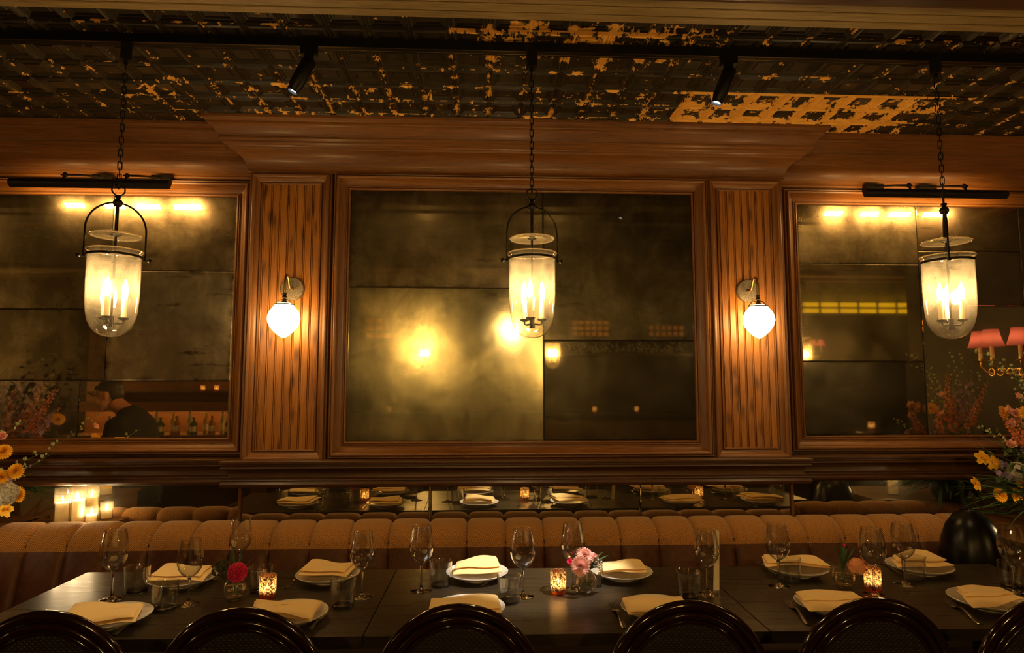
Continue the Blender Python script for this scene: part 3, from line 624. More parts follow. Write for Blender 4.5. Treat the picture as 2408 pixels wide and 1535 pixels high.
def napkin(quad, style):
    rs = random.Random(style*7+int(quad[0][0]))
    c = [onz(px, py, .790) for px, py in quad]; cen = sum(c, Vector())/4; ul, ur, lr, ll = [p-cen for p in c]
    nu, nv = 26, 16; vs = []; fs = []
    def surf(u, v, h, amp):
        p = (ul*(1-u)+ur*u)*(1-v)+(ll*(1-u)+lr*u)*v
        # soft, slightly scalloped outline
        e = Vector((ur.x-ul.x, ur.y-ul.y, 0)).normalized()
        p = p+Vector((0, .006*math.sin(u*PI*2+style)*(1 if v < .5 else -.6), 0))
        z = .0095+h-.002*(abs(2*u-1)**3) + amp*(.0042*math.sin(4.5*u+3*v+style*1.3)+.0026*math.sin(7*v-4*u+style))*(.35+.65*math.sin(PI*min(max(u, 0), 1)))
        return Vector((p.x, p.y, z))
    def layer(u0, u1, v0, v1, h0, th, skew=0.):
        o = len(vs)
        for side in (0, 1):
            for j in range(nv+1):
                for i in range(nu+1):
                    a, b_ = i/nu, j/nv; vv = v0+(v1-v0)*b_+skew*(a-.5); uu = u0+(u1-u0)*a
                    p = surf(uu, min(max(vv, -.06), 1.04), h0, 1)
                    ed = min(min(a, 1-a)*nu*.7, min(b_, 1-b_)*nv*.6, 2)/2; rnd = math.sqrt(max(0, 1-(1-ed)**2))
                    p.z += (th*.5+th*.5*rnd) if side == 0 else (th*.5-th*.5*rnd); vs.append(p)
        n1 = (nu+1)*(nv+1)
        for j in range(nv):
            for i in range(nu):
                q_ = o+j*(nu+1)+i; fs.append((q_, q_+nu+1, q_+nu+2, q_+1)); q2 = q_+n1; fs.append((q2, q2+1, q2+nu+2, q2+nu+1))
    if style == 0: layer(0, 1, 0, 1, 0, .013); layer(.02, .97, .40, .99, .011, .011, -.10)
    elif style == 1: layer(0, 1, 0, 1, 0, .012); layer(.0, .93, .05, .90, .011, .012, .06); 
    elif style == 2: layer(0, 1, 0, 1, 0, .012); layer(.03, .99, .16, .97, .010, .011, .16)
    elif style == 3: layer(0, 1, 0, 1, 0, .012); layer(.02, 1., .30, 1., .010, .010, -.22)
    elif style == 4: layer(0, 1, .04, 1, 0, .013); layer(.03, .98, 0, .80, .012, .016, -.05)
    else: layer(0, 1, 0, 1, 0, .013); layer(.01, .98, .04, .66, .011, .010, .08)
    return mesh('napkin', vs, fs, M['linen'], None, 'all', [(v_.x, v_.y) for v_ in vs], loc=(cen.x, cen.y, .7735)), cen
for i, (lab, quad, st_) in enumerate(NAP):
    nk, cen = napkin(quad, st_); tag(nk, 'cream napkin, '+lab, 'napkin', 'folded cream napkins')
    pt = pl0 if i == 0 else pl0.copy()
    if i: COL.objects.link(pt)
    off = Vector((0, 0, 0))
    fr_ = cen.y < 2.25; pt.location = (cen.x+(.012 if fr_ else 0), min(max(cen.y+(.014 if fr_ else 0), 2.10), 2.525), .75); tag(pt, 'cream plate, '+lab, 'plate', 'cream dinner plates')
# ------------------------------------------------------------------ glasses
bowl = [(.0045, .088), (.008, .0925), (.018, .099), (.029, .109), (.038, .123), (.0425, .139), (.0435, .152), (.0425, .168), (.0395, .188), (.0355, .208), (.0325, .222)]
b = MB(); b.lathe(bowl, 40); wb = b
def wineglass(label, p, s=1., rz=0):
    r = thing('wine_glass', label, 'glass', p, rz, 'stemmed wine glasses'); r.scale = (s, s, s)
    return r
wg0 = wineglass('x', (0, 0, 0))
b = MB(); b.lathe(bowl+[(.0325, .2226), (.0318, .2222), (.0347, .208), (.0387, .188), (.0417, .168), (.0427, .152), (.0417, .139), (.0372, .1235), (.0282, .1102), (.0172, .1005), (.007, .0945), (.0003, .0935)], 40); b.build('bowl', M['glass'], wg0, 'all')
b = MB(); b.lathe([(.0003, 0), (.036, .0002), (.0378, .0012), (.036, .0022), (.020, .0045), (.009, .0085), (.0050, .016), (.0037, .030), (.0034, .060), (.0040, .082), (.0060, .0905), (.0003, .0915)], 32); b.build('stem', M['solid'], wg0, 'all')
tg0 = thing('tumbler', 'x', 'glass', (0, 0, 0), 0, 'short water tumblers')
b = MB(); b.lathe([(.0365, .004), (.0385, .020), (.0425, .088), (.0429, .0895), (.0421, .0900), (.0413, .0885), (.0373, .020), (.0350, .010)], 40); b.build('wall', M['glass'], tg0, 'all')
b = MB(); b.lathe([(.0003, 0), (.034, 0), (.0362, .0018), (.0368, .005), (.0350, .0095), (.030, .0085), (.0003, .0080)], 40); b.build('base', M['solid'], tg0, 'all')
WG = [(263, 1409, 1.06, 'stemmed wine glass at the far left of the left table'), (443, 1421, .96, 'wine glass before the back left napkin of the left table, beside the magenta flower'),
 (563, 1352, .98, 'wine glass standing behind the magenta flower'), (851, 1403, 1., 'wine glass near the right edge of the left table'), (990, 1389, 1.03, 'wine glass at the left edge of the middle table'),
 (1230, 1402, 1.04, 'wine glass right of the bright white napkin'), (1348, 1385, 1.05, 'wine glass behind the pink flowers'), (1664, 1395, 1.0, 'wine glass holding the paper card beside it, middle table'),
 (1832, 1378, 1.01, 'leftmost wine glass on the right table'), (2056, 1397, 1.03, 'wine glass in front of the lit votive beside the peach rose'), (2128, 1374, 1., 'wine glass just left of the back right napkin on the right table'),
 (2387, 1391, 1.05, 'wine glass at the far right picture edge')]
for i, (px, py, s_, lab) in enumerate(WG):
    p = onz(px, py)
    if i == 0: wg0.location = p; wg0['label'] = lab; wg0.scale = (s_,)*3
    else: c_ = clone(wg0, lab, p); c_.scale = (s_,)*3
TG = [(321, 1391, 'empty tumbler right of the far left wine glass'), (386, 1433, 'empty tumbler nearest the front of the left table'), (612, 1392, 'tumbler behind the glittering votive on the left table'),
 (806, 1425, 'tumbler beside the wine glass at the right of the left table'), (1036, 1377, 'tumbler left of the bright white napkin'), (1197, 1415, 'tumbler with fork tines seen behind its rim, middle table'),
 (1393, 1376, 'tumbler half hidden behind the pink flowers'), (1619, 1405, 'tumbler left of the paper card'), (1857, 1367, 'tumbler overlapping the leftmost wine glass of the right table'),
 (2150, 1364, 'tumbler in front of the back right napkin on the right table'), (2380, 1380, 'tumbler at the far right picture edge')]
for i, (px, py, lab) in enumerate(TG):
    p = onz(px, py)
    if i == 0: tg0.location = p; tg0['label'] = lab
    else: clone(tg0, lab, p)
# ------------------------------------------------------------------ cutlery (flat along +x, handle at 0)
def ribbon(pts, th=.0022):
    """pts: (x, halfwidth, z)"""
    b = MB(); vs = []; fs = []
    for x, w, z in pts: vs += [(x, -w, z), (x, -w*.6, z+th), (x, w*.6, z+th), (x, w, z), (x, w*.6, z-th*.2), (x, -w*.6, z-th*.2)]
    for i in range(len(pts)-1):
        for k in range(6): fs.append((i*6+k, (i+1)*6+k, (i+1)*6+(k+1) % 6, i*6+(k+1) % 6))
    fs += [(0, 1, 2, 3, 4, 5), tuple((len(pts)-1)*6+k for k in range(5, -1, -1))]; b.add(vs, fs); return b
def fork():
    b = ribbon([(0, .006, .001), (.012, .0095, .001), (.03, .0085, .002), (.07, .0045, .007), (.105, .003, .010), (.122, .004, .007), (.130, .009, .003), (.142, .0118, .001), (.152, .012, .0015)])
    for k in range(4):
        y = -.0098+k*.00653; b.tube([(.150, y, .002), (.165, y, .0035), (.180, y*1.02, .006), (.194, y*1.0, .010)], [.0024, .0021, .0018, .0009], 6)
    return b.build('fork', M['steel'])
def knife():
    b = ribbon([(0, .007, .001), (.01, .0095, .001), (.04, .0075, .003), (.085, .0055, .003), (.098, .0052, .003), (.105, .0085, .0015), (.15, .0095, .001), (.19, .0085, .001), (.208, .004, .001), (.214, .001, .001)], .0028)
    return b.build('table_knife', M['steel'])
def place(ob, pa, pb, lab, cat, grp):
    a = onz(*pa); c_ = onz(*pb); d = c_-a; L = .194 if cat == 'fork' else .214; s_ = min(1.08, max(.8, d.length/L))
    ob.location = (a.x, a.y, .7503); ob.rotation_euler = (0, 0, math.atan2(d.y, d.x)); ob.scale = (s_,)*3; tag(ob, lab, cat, grp)
fk0 = fork(); kn0 = knife(); used = {}
def cut(o, pa, pb, lab):
    cat = 'fork' if o is fk0 else 'knife'; c_ = o
    if o in used: c_ = o.copy(); COL.objects.link(c_)
    used[o] = 1; place(c_, pa, pb, lab, cat, 'steel forks' if cat == 'fork' else 'steel table knives')
cut(fk0, (1470, 1478), (1432, 1408), 'steel fork left of the front right napkin on the middle table')
cut(fk0, (1900, 1470), (1842, 1401), 'steel fork left of the front left napkin on the right table')
cut(fk0, (2308, 1468), (2202, 1399), 'steel fork left of the front right napkin on the right table')
cut(fk0, (1130, 1378), (1188, 1352), 'fork whose tines show through a tumbler, right of the bright white napkin')
cut(fk0, (452, 1385), (512, 1358), 'fork right of the back left napkin on the left table, in shadow')
cut(fk0, (1480, 1355), (1535, 1342), 'fork sticking out right of the back right plate on the middle table')
cut(kn0, (266, 1494), (360, 1430), 'steel knife right of the front left corner plate on the left table')
cut(kn0, (727, 1482), (776, 1430), 'steel knife right of the napkin in front of the votive on the left table')
cut(kn0, (703, 1352), (672, 1383), 'steel knife left of the back right plate on the left table')
cut(kn0, (1778, 1322), (1822, 1348), 'steel knife left of the back left plate on the right table')
cut(kn0, (2072, 1322), (2116, 1348), 'steel knife left of the back right plate on the right table')
cut(fk0, (1965, 1358), (1938, 1340), 'fork right of the back left plate on the right table, by the peach rose')
# paper card leaning behind the wine glass
p = onz(1684, 1388); o = MB(); o.add([(-.010, 0, 0), (.012, .0, 0), (.022, .012, .205), (.004, .012, .215), (-.010, .0008, 0), (.012, .0008, 0), (.022, .0128, .205), (.004, .0128, .215)], [(0, 1, 2, 3), (7, 6, 5, 4), (0, 4, 5, 1), (1, 5, 6, 2), (2, 6, 7, 3), (3, 7, 4, 0)])
tag(o.build('paper_card', M['paper'], smooth=False, loc=(p.x, p.y, .75)), 'tall narrow cream paper card standing behind a wine glass on the middle table', 'card')
# ------------------------------------------------------------------ votives
m = newmat('mercury_glass'); q = N(m); nz = q.noise(q.tc(), 170, 6, .8); mk_ = q.mr(nz, .46, .52)
t = q.add('ShaderNodeBsdfTransparent', ins={'Color': (1, .85, .6)}).outputs[0]; tl = q.add('ShaderNodeBsdfTranslucent', ins={'Color': (1, .80, .50)}).outputs[0]
d = q.pr(Base_Color=(.16, .05, .02), Metallic=.6, Roughness=.3); q.out(q.mixs(q.m('MULTIPLY', mk_, .93), q.mixs(.75, t, tl), d)); M['mercury'] = m
m = newmat('amber_glass'); q = N(m); t = q.add('ShaderNodeBsdfTransparent', ins={'Color': (1, .42, .10)}).outputs[0]; tl = q.add('ShaderNodeBsdfTranslucent', ins={'Color': (1, .35, .06)}).outputs[0]; g = q.add('ShaderNodeBsdfGlossy', ins={'Roughness': .1}).outputs[0]
q.out(q.mixs(.08, q.mixs(.55, t, tl), g)); M['amber'] = m
M['flame2'] = emit('votive_flame', (1, .66, .30), 260)
def votive(label, px, py, first=[]):
    p = onz(px, py)
    if first: return clone(first[0], label, p, random.random()*3)
    r = thing('votive_holder', label, 'candle holder', p, 0, 'mottled glass votive holders')
    b = MB(); b.lathe([(.0275, .010), (.0282, .020), (.0285, .074), (.0278, .0765), (.0270, .074), (.0265, .012)], 36); b.build('glass_cup', M['mercury'], r, 'all')
    b = MB(); b.lathe([(.0003, 0), (.024, 0), (.0265, .003), (.0272, .009), (.025, .011), (.0003, .011)], 32); b.build('glass_base', M['amber'], r)
    b = MB(); b.lathe([(.0003, .012), (.018, .012), (.018, .026), (.0003, .025)], 20); b.build('tealight', M['wax'], r)
    b = MB(); b.lathe([(.0003, .027), (.0032, .031), (.0038, .036), (.0022, .044), (.0003, .051)], 8); b.build('flame', M['flame2'], r)
    first.append(r); return r
votive('glittering lit votive holder in front of a tumbler on the left table', 629, 1404)
votive('lit amber votive holder beside the pink flowers on the middle table', 1313, 1393)
votive('lit votive holder right of the peach rose on the right table', 2053, 1386)
# ------------------------------------------------------------------ flowers
def petals(b, c, axis, r, n, L, w, open_=1., cup=.3, mi=0, ph=0.):
    ax = Vector(axis).normalized(); u = ax.orthogonal().normalized(); v = ax.cross(u); c = Vector(c)
    for k in range(n):
        a = 2*PI*k/n+ph; d = u*math.cos(a)+v*math.sin(a); s_ = d.cross(ax)
        p0 = c+d*r; tip = d*open_+ax*cup; tip.normalize(); p1 = p0+tip*L*.55; p2 = p0+(tip+ax*(-.15 if open_ > .8 else .2)).normalized()*L
        b.add([p0-s_*w*.2, p0+s_*w*.2, p1+s_*w*.5+ax*w*.12, p2+s_*w*.28, p2+ax*w*.05, p2-s_*w*.28, p1-s_*w*.5+ax*w*.12, p1-ax*w*.05], [(0, 1, 2, 7), (0, 7, 6), (7, 2, 3, 4), (7, 4, 5, 6)], mi=mi)
def dahlia(b, c, axis, R, rows=6, mi=0):
    for i in range(rows):
        t = i/(rows-1); n = int(6+14*t); el = (1-t)*1.25
        petals(b, Vector(c)+Vector(axis).normalized()*R*.35*(1-t), axis, R*.08+R*.22*t, n, R*(.42+.45*t), R*.34, math.cos(el)+.05, math.sin(el)+.15, mi, i*.5)
def pompom(b, c, R, n, L, w):
    for i in range(n):
        a = i*2.39996; z = 1-2*(i+.5)/n; r_ = math.sqrt(1-z*z); d = Vector((r_*math.cos(a), r_*math.sin(a), z)); u = d.orthogonal().normalized(); v = d.cross(u); c0_ = Vector(c)+d*R
        for k in range(3):
            t_ = (u*math.cos(k*2.1+i)+v*math.sin(k*2.1+i)); s_ = d.cross(t_); p0 = c0_-d*L*.5; p1 = c0_+t_*w*.45+d*L*.2; p2 = c0_+t_*w*.30+d*L*.5
            b.add([p0-s_*w*.2, p0+s_*w*.2, p1+s_*w*.5, p2+s_*w*.3, p2-s_*w*.3, p1-s_*w*.5, p1+t_*w*.12], [(0, 1, 2, 6), (0, 6, 5), (6, 2, 3), (6, 3, 4), (6, 4, 5)])
def leafblade(b, p0, p1, w, sag=.0, mi=0, n=6):
    p0 = Vector(p0); p1 = Vector(p1); d = p1-p0; s_ = d.cross(Vector((0, 0, 1)))
    s_ = s_.normalized() if s_.length > 1e-5 else Vector((1, 0, 0)); vs = []; fs = []
    for i in range(n+1):
        t = i/n; c = p0+d*t+Vector((0, 0, sag*4*t*(1-t))); ww = w*math.sin(PI*min(t*.92+.06, 1))**.8
        vs += [c-s_*ww, c-Vector((0, 0, ww*.35)), c+s_*ww]
    for i in range(n): a = i*3; fs += [(a, a+1, a+4, a+3), (a+1, a+2, a+5, a+4)]
    b.add(vs, fs, mi=mi)
def budvase(label, px, py, sc_=1.):
    p = onz(px, py); r = thing('bud_vase', label, 'vase', p, 0, 'small round glass bud vases'); r.scale = (sc_,)*3
    b = MB(); b.lathe([(.018, .001), (.028, .008), (.0355, .022), (.0375, .036), (.0355, .050), (.028, .061), (.019, .067), (.016, .070), (.0175, .077), (.0185, .079)], 32); b.build('glass_body', M['glass'], r, 'all')
    b = MB(); b.lathe([(.0003, 0), (.017, 0), (.022, .004), (.028, .0095), (.0003, .0085)], 28); b.build('glass_foot', M['solid'], r, 'all')
    b = MB(); b.lathe([(.0003, .0095), (.027, .010), (.0338, .022), (.0355, .036), (.0345, .046), (.0003, .046)], 28); b.build('water', thinwater, r, 'all')
    return p
thinwater = thin_glass('vase_water', (.95, .93, .85), ior=1.33, boost=1.2)
p = budvase('round glass bud vase holding the magenta flower', 552, 1409)
t = thing('flower_posy', 'magenta pompom flower with dark seed heads in a glass vase on the left table', 'flowers', (p.x, p.y, .765))
b = MB(); b.sphere((.018, -.034, .085), .024, 12, 8, sc=(1, .9, 1)); pompom(b, (.018, -.034, .085), .027, 150, .012, .011); b.build('magenta_bloom', M['magenta'], t, 'all')
b = MB(); b.tube([(.004, 0, 0), (.006, -.004, .045), (.014, -.030, .08)], .0018, 6); b.tube([(-.004, .004, 0), (-.012, 0, .06), (-.045, .0, .095)], .0016, 6); b.tube([(0, 0, 0), (0, 0, .06), (.01, .01, .12)], .0016, 6); b.build('stems', M['green2'], t)
b = MB()
rs = random.Random(3)
for k in range(150):
    c_ = [(-.052, 0, .098), (-.030, -.01, .075), (-.066, .01, .082)][k % 3]; v_ = Vector((rs.gauss(0, 1), rs.gauss(0, 1), rs.gauss(0, 1))).normalized()*.019; b.sphere(Vector(c_)+v_, .0035, 5, 3)
b.build('seed_heads', M['seed'], t)
b = MB()
for p1 in ((-.02, .01, .165), (.02, .0, .135), (.06, .02, .13), (.035, -.01, .11), (.012, .02, .15), (-.035, -.01, .13), (.082, .01, .152)): leafblade(b, (0, 0, .055), p1, .007 if p1[0] < .05 else .0025, .004)
b.build('leaves', M['green'], t, 'all')
p = budvase('round glass bud vase holding the pink flowers', 1378, 1394, 1.04)
t = thing('flower_posy', 'bunch of pink dahlias in a glass vase on the middle table', 'flowers', (p.x, p.y, .765))
b = MB(); dahlia(b, (-.024, -.034, .088), (-.1, -1, .2), .030, 7); b.build('pink_bloom', M['pink'], t, 'all')
b = MB(); dahlia(b, (-.004, .004, .112), (.1, -.8, .5), .028, 7); b.build('pink_bloom', M['pink'], t, 'all')
b = MB(); dahlia(b, (.030, .01, .104), (.6, -.4, .6), .020, 6); b.build('pink_bloom', M['pink'], t, 'all')
b = MB(); petals(b, (-.052, -.014, .086), (-.4, -.3, .8), .003, 8, .022, .014, .4, .9); petals(b, (-.052, -.014, .086), (-.4, -.3, .8), .001, 6, .020, .012, .2, 1.); o = b.build('magenta_bud', M['magenta'], t, 'all')
b = MB(); b.tube([(.002, 0, -.005), (0, -.005, .05), (-.02, -.025, .085)], .0016, 6); b.tube([(-.004, 0, 0), (-.004, 0, .11)], .0016, 6); b.tube([(-.01, .0, 0), (-.01, -.002, .05), (-.05, -.012, .086)], .0013, 6); b.build('stems', M['green'], t)
b = MB()
for p1 in ((.065, .0, .128), (.085, .01, .112), (.055, -.02, .075), (.040, -.02, .11), (.07, 0, .09), (-.04, -.02, .05)): leafblade(b, (.005, -.008, .065), p1, .008, .008)
b.build('leaves', M['green'], t, 'all')
b = MB()
for k in range(26):
    v_ = Vector((rs.gauss(0, 1), rs.gauss(0, .6), rs.gauss(0, 1)))*.011+Vector((.045, -.012, .090)); b.sphere(v_, .0028, 5, 3)
b.build('seed_heads', M['white'], t)
p = budvase('round glass bud vase holding the peach rose', 1985, 1381, 1.04)
t = thing('flower_posy', 'peach rose with long grey-green leaves in a glass vase on the right table', 'flowers', (p.x, p.y, .765))
b = MB(); b.sphere((.036, -.02, .068), .0215, 16, 12, sc=(1, 1, 1.15))
for i in range(5): petals(b, Vector((.036, -.02, .052-.002*i)), (.12, -.15, 1), .013+.0022*i, 5, .040-.0035*i, .030, .05+.13*i, 1., 0, i*.7)
b.build('peach_bloom', M['peach'], t, 'all')
b = MB(); b.tube([(.0, 0, 0), (.006, -.004, .04), (.036, -.018, .03)], .002, 6); b.tube([(-.004, 0, 0), (-.003, 0, .13)], .0018, 6); b.build('stems', M['green'], t)
b = MB()
for p1 in ((-.035, .02, .145), (-.004, .0, .165), (.0, .01, .13), (.055, .01, .125), (-.055, -.01, .085), (-.072, 0, .075), (.02, .02, .145), (-.02, -.02, .11), (.03, .02, .12)): leafblade(b, (0, 0, .05), p1, .0055, .006)
b.build('leaves', M['grass'], t, 'all')
b = MB(); petals(b, (.014, .01, .128), (0, 0, 1), .002, 6, .010, .008, .4, .8); b.build('magenta_bud', M['magenta'], t, 'all')
# big arrangements --------------------------------------------------
def curve3(p0, p1, bend, n=7):
    p0 = Vector(p0); p1 = Vector(p1); return [p0+(p1-p0)*(i/n)+Vector(bend)*(4*(i/n)*(1-i/n)) for i in range(n+1)]
def stem_flower(par, kind, p0, p1, bend, rs):
    pts = curve3(p0, p1, bend); b = MB(); b.tube(pts, [.0026-.0016*i/7 for i in range(8)], 5)
    for k in range(3 if kind in ('delphinium', 'snapdragon') else 1):
        t = .15+.15*k; q_ = pts[int(t*7)]; leafblade(b, q_, q_+Vector((rs.uniform(-.06, .06), rs.uniform(-.05, .03), rs.uniform(.0, .06))), .006)
    st = b.build(kind, M['green2'], par); f = MB(); fm = None; name = 'blooms'
    if kind == 'delphinium':
        fm = M['lilac']
        for i in range(26):
            t = .50+.46*(i/26); x = t*7; j = min(int(x), 6); c = pts[j].lerp(pts[j+1], x-j); a = i*2.4; R_ = .020*(1.25-t)+.006; d = Vector((math.cos(a), math.sin(a), .15)); c2 = c+d*R_
            if t < .86: petals(f, c2, d, .001, 5, .013, .011, .9, .35, 0, i)
            else: f.sphere(c2*.5+c*.5, .0038, 6, 4)
    elif kind == 'snapdragon':
        fm = rs.choice([M['orange'], M['orange'], M['pink']])
        for i in range(30):
            t = .52+.44*(i/30); x = t*7; j = min(int(x), 6); c = pts[j].lerp(pts[j+1], x-j); a = i*2.4; s_ = (1.12-t)*1.3; d = Vector((math.cos(a), math.sin(a), .35)); c2 = c+d*.014*s_
            petals(f, c2, d, .002, 4, .026*s_, .020*s_, .7, .8, 0, i)
    elif kind == 'budspray':
        fm = M['bud']
        for i in range(16):
            t = .45+.55*(i/16); x = min(t*7, 6.99); j = int(x); c = pts[j].lerp(pts[j+1], x-j); a = i*2.4; c2 = c+Vector((math.cos(a)*.016, math.sin(a)*.016, .008)); f.sphere(c2, .0052, 6, 5, sc=(1, 1, 1.3))
            if i % 2 == 0: petals(f, c2, (math.cos(a), math.sin(a), .5), .001, 5, .010, .008, .8, .5)
    elif kind == 'cosmos':
        fm = M['yellow']; ax = Vector((rs.uniform(-.5, .5), -1, rs.uniform(0, .6)))
        petals(f, pts[-1], ax, .003, 5, .032, .030, 1, .2); petals(f, pts[-1]+ax.normalized()*.003, ax, .001, 6, .016, .012, .6, .8)
    elif kind == 'marigold':
        fm = M['yellow']; dahlia(f, pts[-1], (rs.uniform(-.5, .5), -1, rs.uniform(0, .6)), .030, 6)
    elif kind == 'garden_rose':
        fm = M['pink']; ax = Vector((rs.uniform(-.6, .6), -1, rs.uniform(.1, .8)))
        for i in range(4): petals(f, pts[-1], ax, .002+.002*i, 6, .018+.001*i, .018, .25+.2*i, 1, 0, i*.5)
    elif kind == 'hydrangea':
        fm = M['white']
        for i in range(150):
            a = i*2.39996; z = 1-2*(i+.5)/150; r_ = math.sqrt(1-z*z); d = Vector((r_*math.cos(a), r_*math.sin(a), z)); petals(f, pts[-1]+d*(.038+rs.uniform(0, .011)), d+Vector((rs.uniform(-.3, .3), rs.uniform(-.3, .3), rs.uniform(-.3, .3))), .001, 4, .011, .0105, 1, .25, 0, i)
    f.build(name, fm, st, 'all')
def arrangement(label, base, stems, seed, grassdir):
    rs = random.Random(seed); r = thing('flower_arrangement', label, 'flowers', base)
    b = MB(); b.lathe([(.0003, 0), (.06, 0), (.085, .02), (.10, .06), (.095, .10), (.07, .13), (.065, .15), (.075, .165), (.07, .165), (.06, .15)], 32); b.build('vase', M['bronzep'], r)
    for kind, tip, bend in stems: stem_flower(r, kind, (rs.uniform(-.03, .03), rs.uniform(-.03, .03), .13), tip, bend, rs)
    lim = YS-.03-base[1]
    def keep(g_):          # leaves bend away from the mirror and rest on the ledge instead of passing through
        for v_ in g_.v:
            if v_.y > lim: v_.y = lim-.03*rs.random()
            if v_.z < .012: v_.z = .012+.01*rs.random()
    g = MB()
    for k in range(260):
        a = rs.uniform(0, 2*PI); L = rs.uniform(.16, .50); up = rs.uniform(-.45, .7); d = Vector((math.cos(a)+grassdir[0], math.sin(a)*.8+grassdir[1], up)).normalized()
        leafblade(g, (rs.uniform(-.05, .05), rs.uniform(-.05, .05), .13), Vector((0, 0, .13))+d*L, rs.uniform(.0025, .007) if k % 3 else rs.uniform(.010, .016), rs.uniform(.01, .05), n=5)
    keep(g); o = g.build('foliage', M['grass'], r, 'all'); o['kind'] = 'stuff'
    g = MB()
    for k in range(110):
        a = rs.uniform(0, 2*PI); L = rs.uniform(.08, .36); d = Vector((math.cos(a), math.sin(a)*.7, rs.uniform(-.1, 1.3))).normalized(); c = Vector((0, 0, .16))+d*L
        for j in range(5): leafblade(g, c, c+Vector((rs.uniform(-1, 1), rs.uniform(-1, 1), rs.uniform(-.6, 1))).normalized()*rs.uniform(.03, .07), .011, .004, n=4)
    keep(g); o = g.build('leaves', M['green'], r, 'all'); o['kind'] = 'stuff'
    return r
# helper: pixel+depth -> offset from base
def rel(base, px, py, y): return tuple(ony(px, py, y)-Vector(base))
def relm(base, px, py, D): p_ = ony(px, py, D); return (p_.x-base[0], 2*YS-D-base[1], p_.z-base[2])
BL = Vector((-2.72, 2.98, .805)); Z0 = (0, 0, 0)
ST = [('budspray', rel(BL, 156, 1032, 3.037), (.0, 0, -.05)), ('budspray', rel(BL, 66, 985, 3.079), (.0, 0, -.02)), ('budspray', rel(BL, 130, 1062, 3.026), (.0, 0, -.06)), ('delphinium', rel(BL, 100, 1082, 3.009), (0, 0, -.05)), ('delphinium', rel(BL, 84, 1110, 3.016), (0, 0, -.03)),
      ('cosmos', rel(BL, 16, 1198, 2.974), Z0), ('marigold', rel(BL, 37, 1108, 2.995), Z0), ('marigold', rel(BL, 3, 1122, 2.981), Z0), ('hydrangea', rel(BL, 14, 1160, 2.981), Z0), ('marigold', rel(BL, 44, 1162, 3.016), Z0), ('marigold', rel(BL, 8, 1062, 3.009), Z0),
      ('snapdragon', rel(BL, 4, 905, 3.14), Z0), ('snapdragon', rel(BL, -24, 870, 3.14), Z0), ('delphinium', rel(BL, -4, 955, 3.12), Z0), ('garden_rose', rel(BL, 4, 1028, 3.009), Z0), ('budspray', rel(BL, 12, 865, 3.16), Z0)]
for px, py, kd in ((22, 858, 'delphinium'), (48, 842, 'budspray'), (66, 852, 'delphinium'), (104, 838, 'budspray'), (118, 862, 'delphinium'), (152, 846, 'budspray'), (138, 905, 'snapdragon'), (90, 905, 'delphinium'), (40, 900, 'snapdragon'), (150, 950, 'snapdragon'), (70, 945, 'snapdragon'), (115, 950, 'delphinium'), (140, 985, 'marigold'), (30, 960, 'snapdragon')):
    ST.append((kd, relm(BL, px, py, 3.62), Z0))
arrangement('large mixed flower arrangement with lilac spikes and yellow blooms at the left picture edge', BL, ST, 5, (.35, -.1))
BR = Vector((2.78, 2.97, .805))
ST = [('hydrangea', rel(BR, 2395, 1110, 2.981), Z0), ('cosmos', rel(BR, 2294, 1138, 2.967), Z0), ('marigold', rel(BR, 2352, 1164, 2.96), Z0), ('marigold', rel(BR, 2391, 1165, 2.967), Z0), ('marigold', rel(BR, 2406, 1132, 2.96), Z0), ('cosmos', rel(BR, 2334, 1088, 2.981), Z0), ('marigold', rel(BR, 2415, 970, 2.974), Z0),
      ('snapdragon', rel(BR, 2344, 955, 3.023), Z0), ('snapdragon', rel(BR, 2366, 985, 3.009), Z0), ('garden_rose', rel(BR, 2365, 963, 3.016), Z0), ('garden_rose', rel(BR, 2389, 972, 3.016), Z0), ('garden_rose', rel(BR, 2374, 994, 3.009), Z0), ('garden_rose', rel(BR, 2376, 1046, 2.995), Z0),
      ('budspray', rel(BR, 2280, 822, 3.107), (.10, 0, .14)), ('budspray', rel(BR, 2318, 850, 3.079), (.10, 0, .10)), ('budspray', rel(BR, 2298, 1002, 3.044), (0, 0, .04)), ('delphinium', rel(BR, 2302, 1062, 3.009), Z0), ('delphinium', rel(BR, 2322, 1100, 2.995), Z0), ('cosmos', rel(BR, 2308, 1076, 2.995), Z0), ('budspray', rel(BR, 2390, 900, 3.044), Z0), ('delphinium', rel(BR, 2400, 1015, 3.009), Z0)]
for px, py, kd in ((2236, 822, 'budspray'), (2262, 826, 'budspray'), (2224, 868, 'snapdragon'), (2252, 880, 'delphinium'), (2285, 856, 'delphinium'), (2305, 870, 'budspray'), (2322, 888, 'snapdragon'), (2240, 915, 'snapdragon'), (2272, 910, 'delphinium'), (2200, 945, 'snapdragon'), (2216, 930, 'garden_rose'), (2212, 975, 'garden_rose'), (2195, 990, 'delphinium'), (2262, 965, 'snapdragon'), (2300, 930, 'snapdragon'), (2186, 960, 'marigold')):
    ST.append((kd, relm(BR, px, py, 3.62), Z0))
arrangement('large mixed flower arrangement with coral spikes and white hydrangea at the right picture edge', BR, ST, 9, (-.35, -.1))
# dark glass vase at the right end of the table
dv = thing('round_vase', 'dark glossy round vase behind the right end of the right table', 'vase', (2.17, 2.80, .475))
b = MB(); b.lathe([(.0003, 0), (.07, 0), (.10, .03), (.125, .10), (.13, .18), (.125, .27), (.115, .33), (.095, .39), (.065, .435), (.04, .45), (.035, .46), (.03, .46), (.028, .44)], 40)
dkg = simple('dark_glass', (.0025, .002, .0018), .30, spec=.25); b.build('body', dkg, dv, 'all')
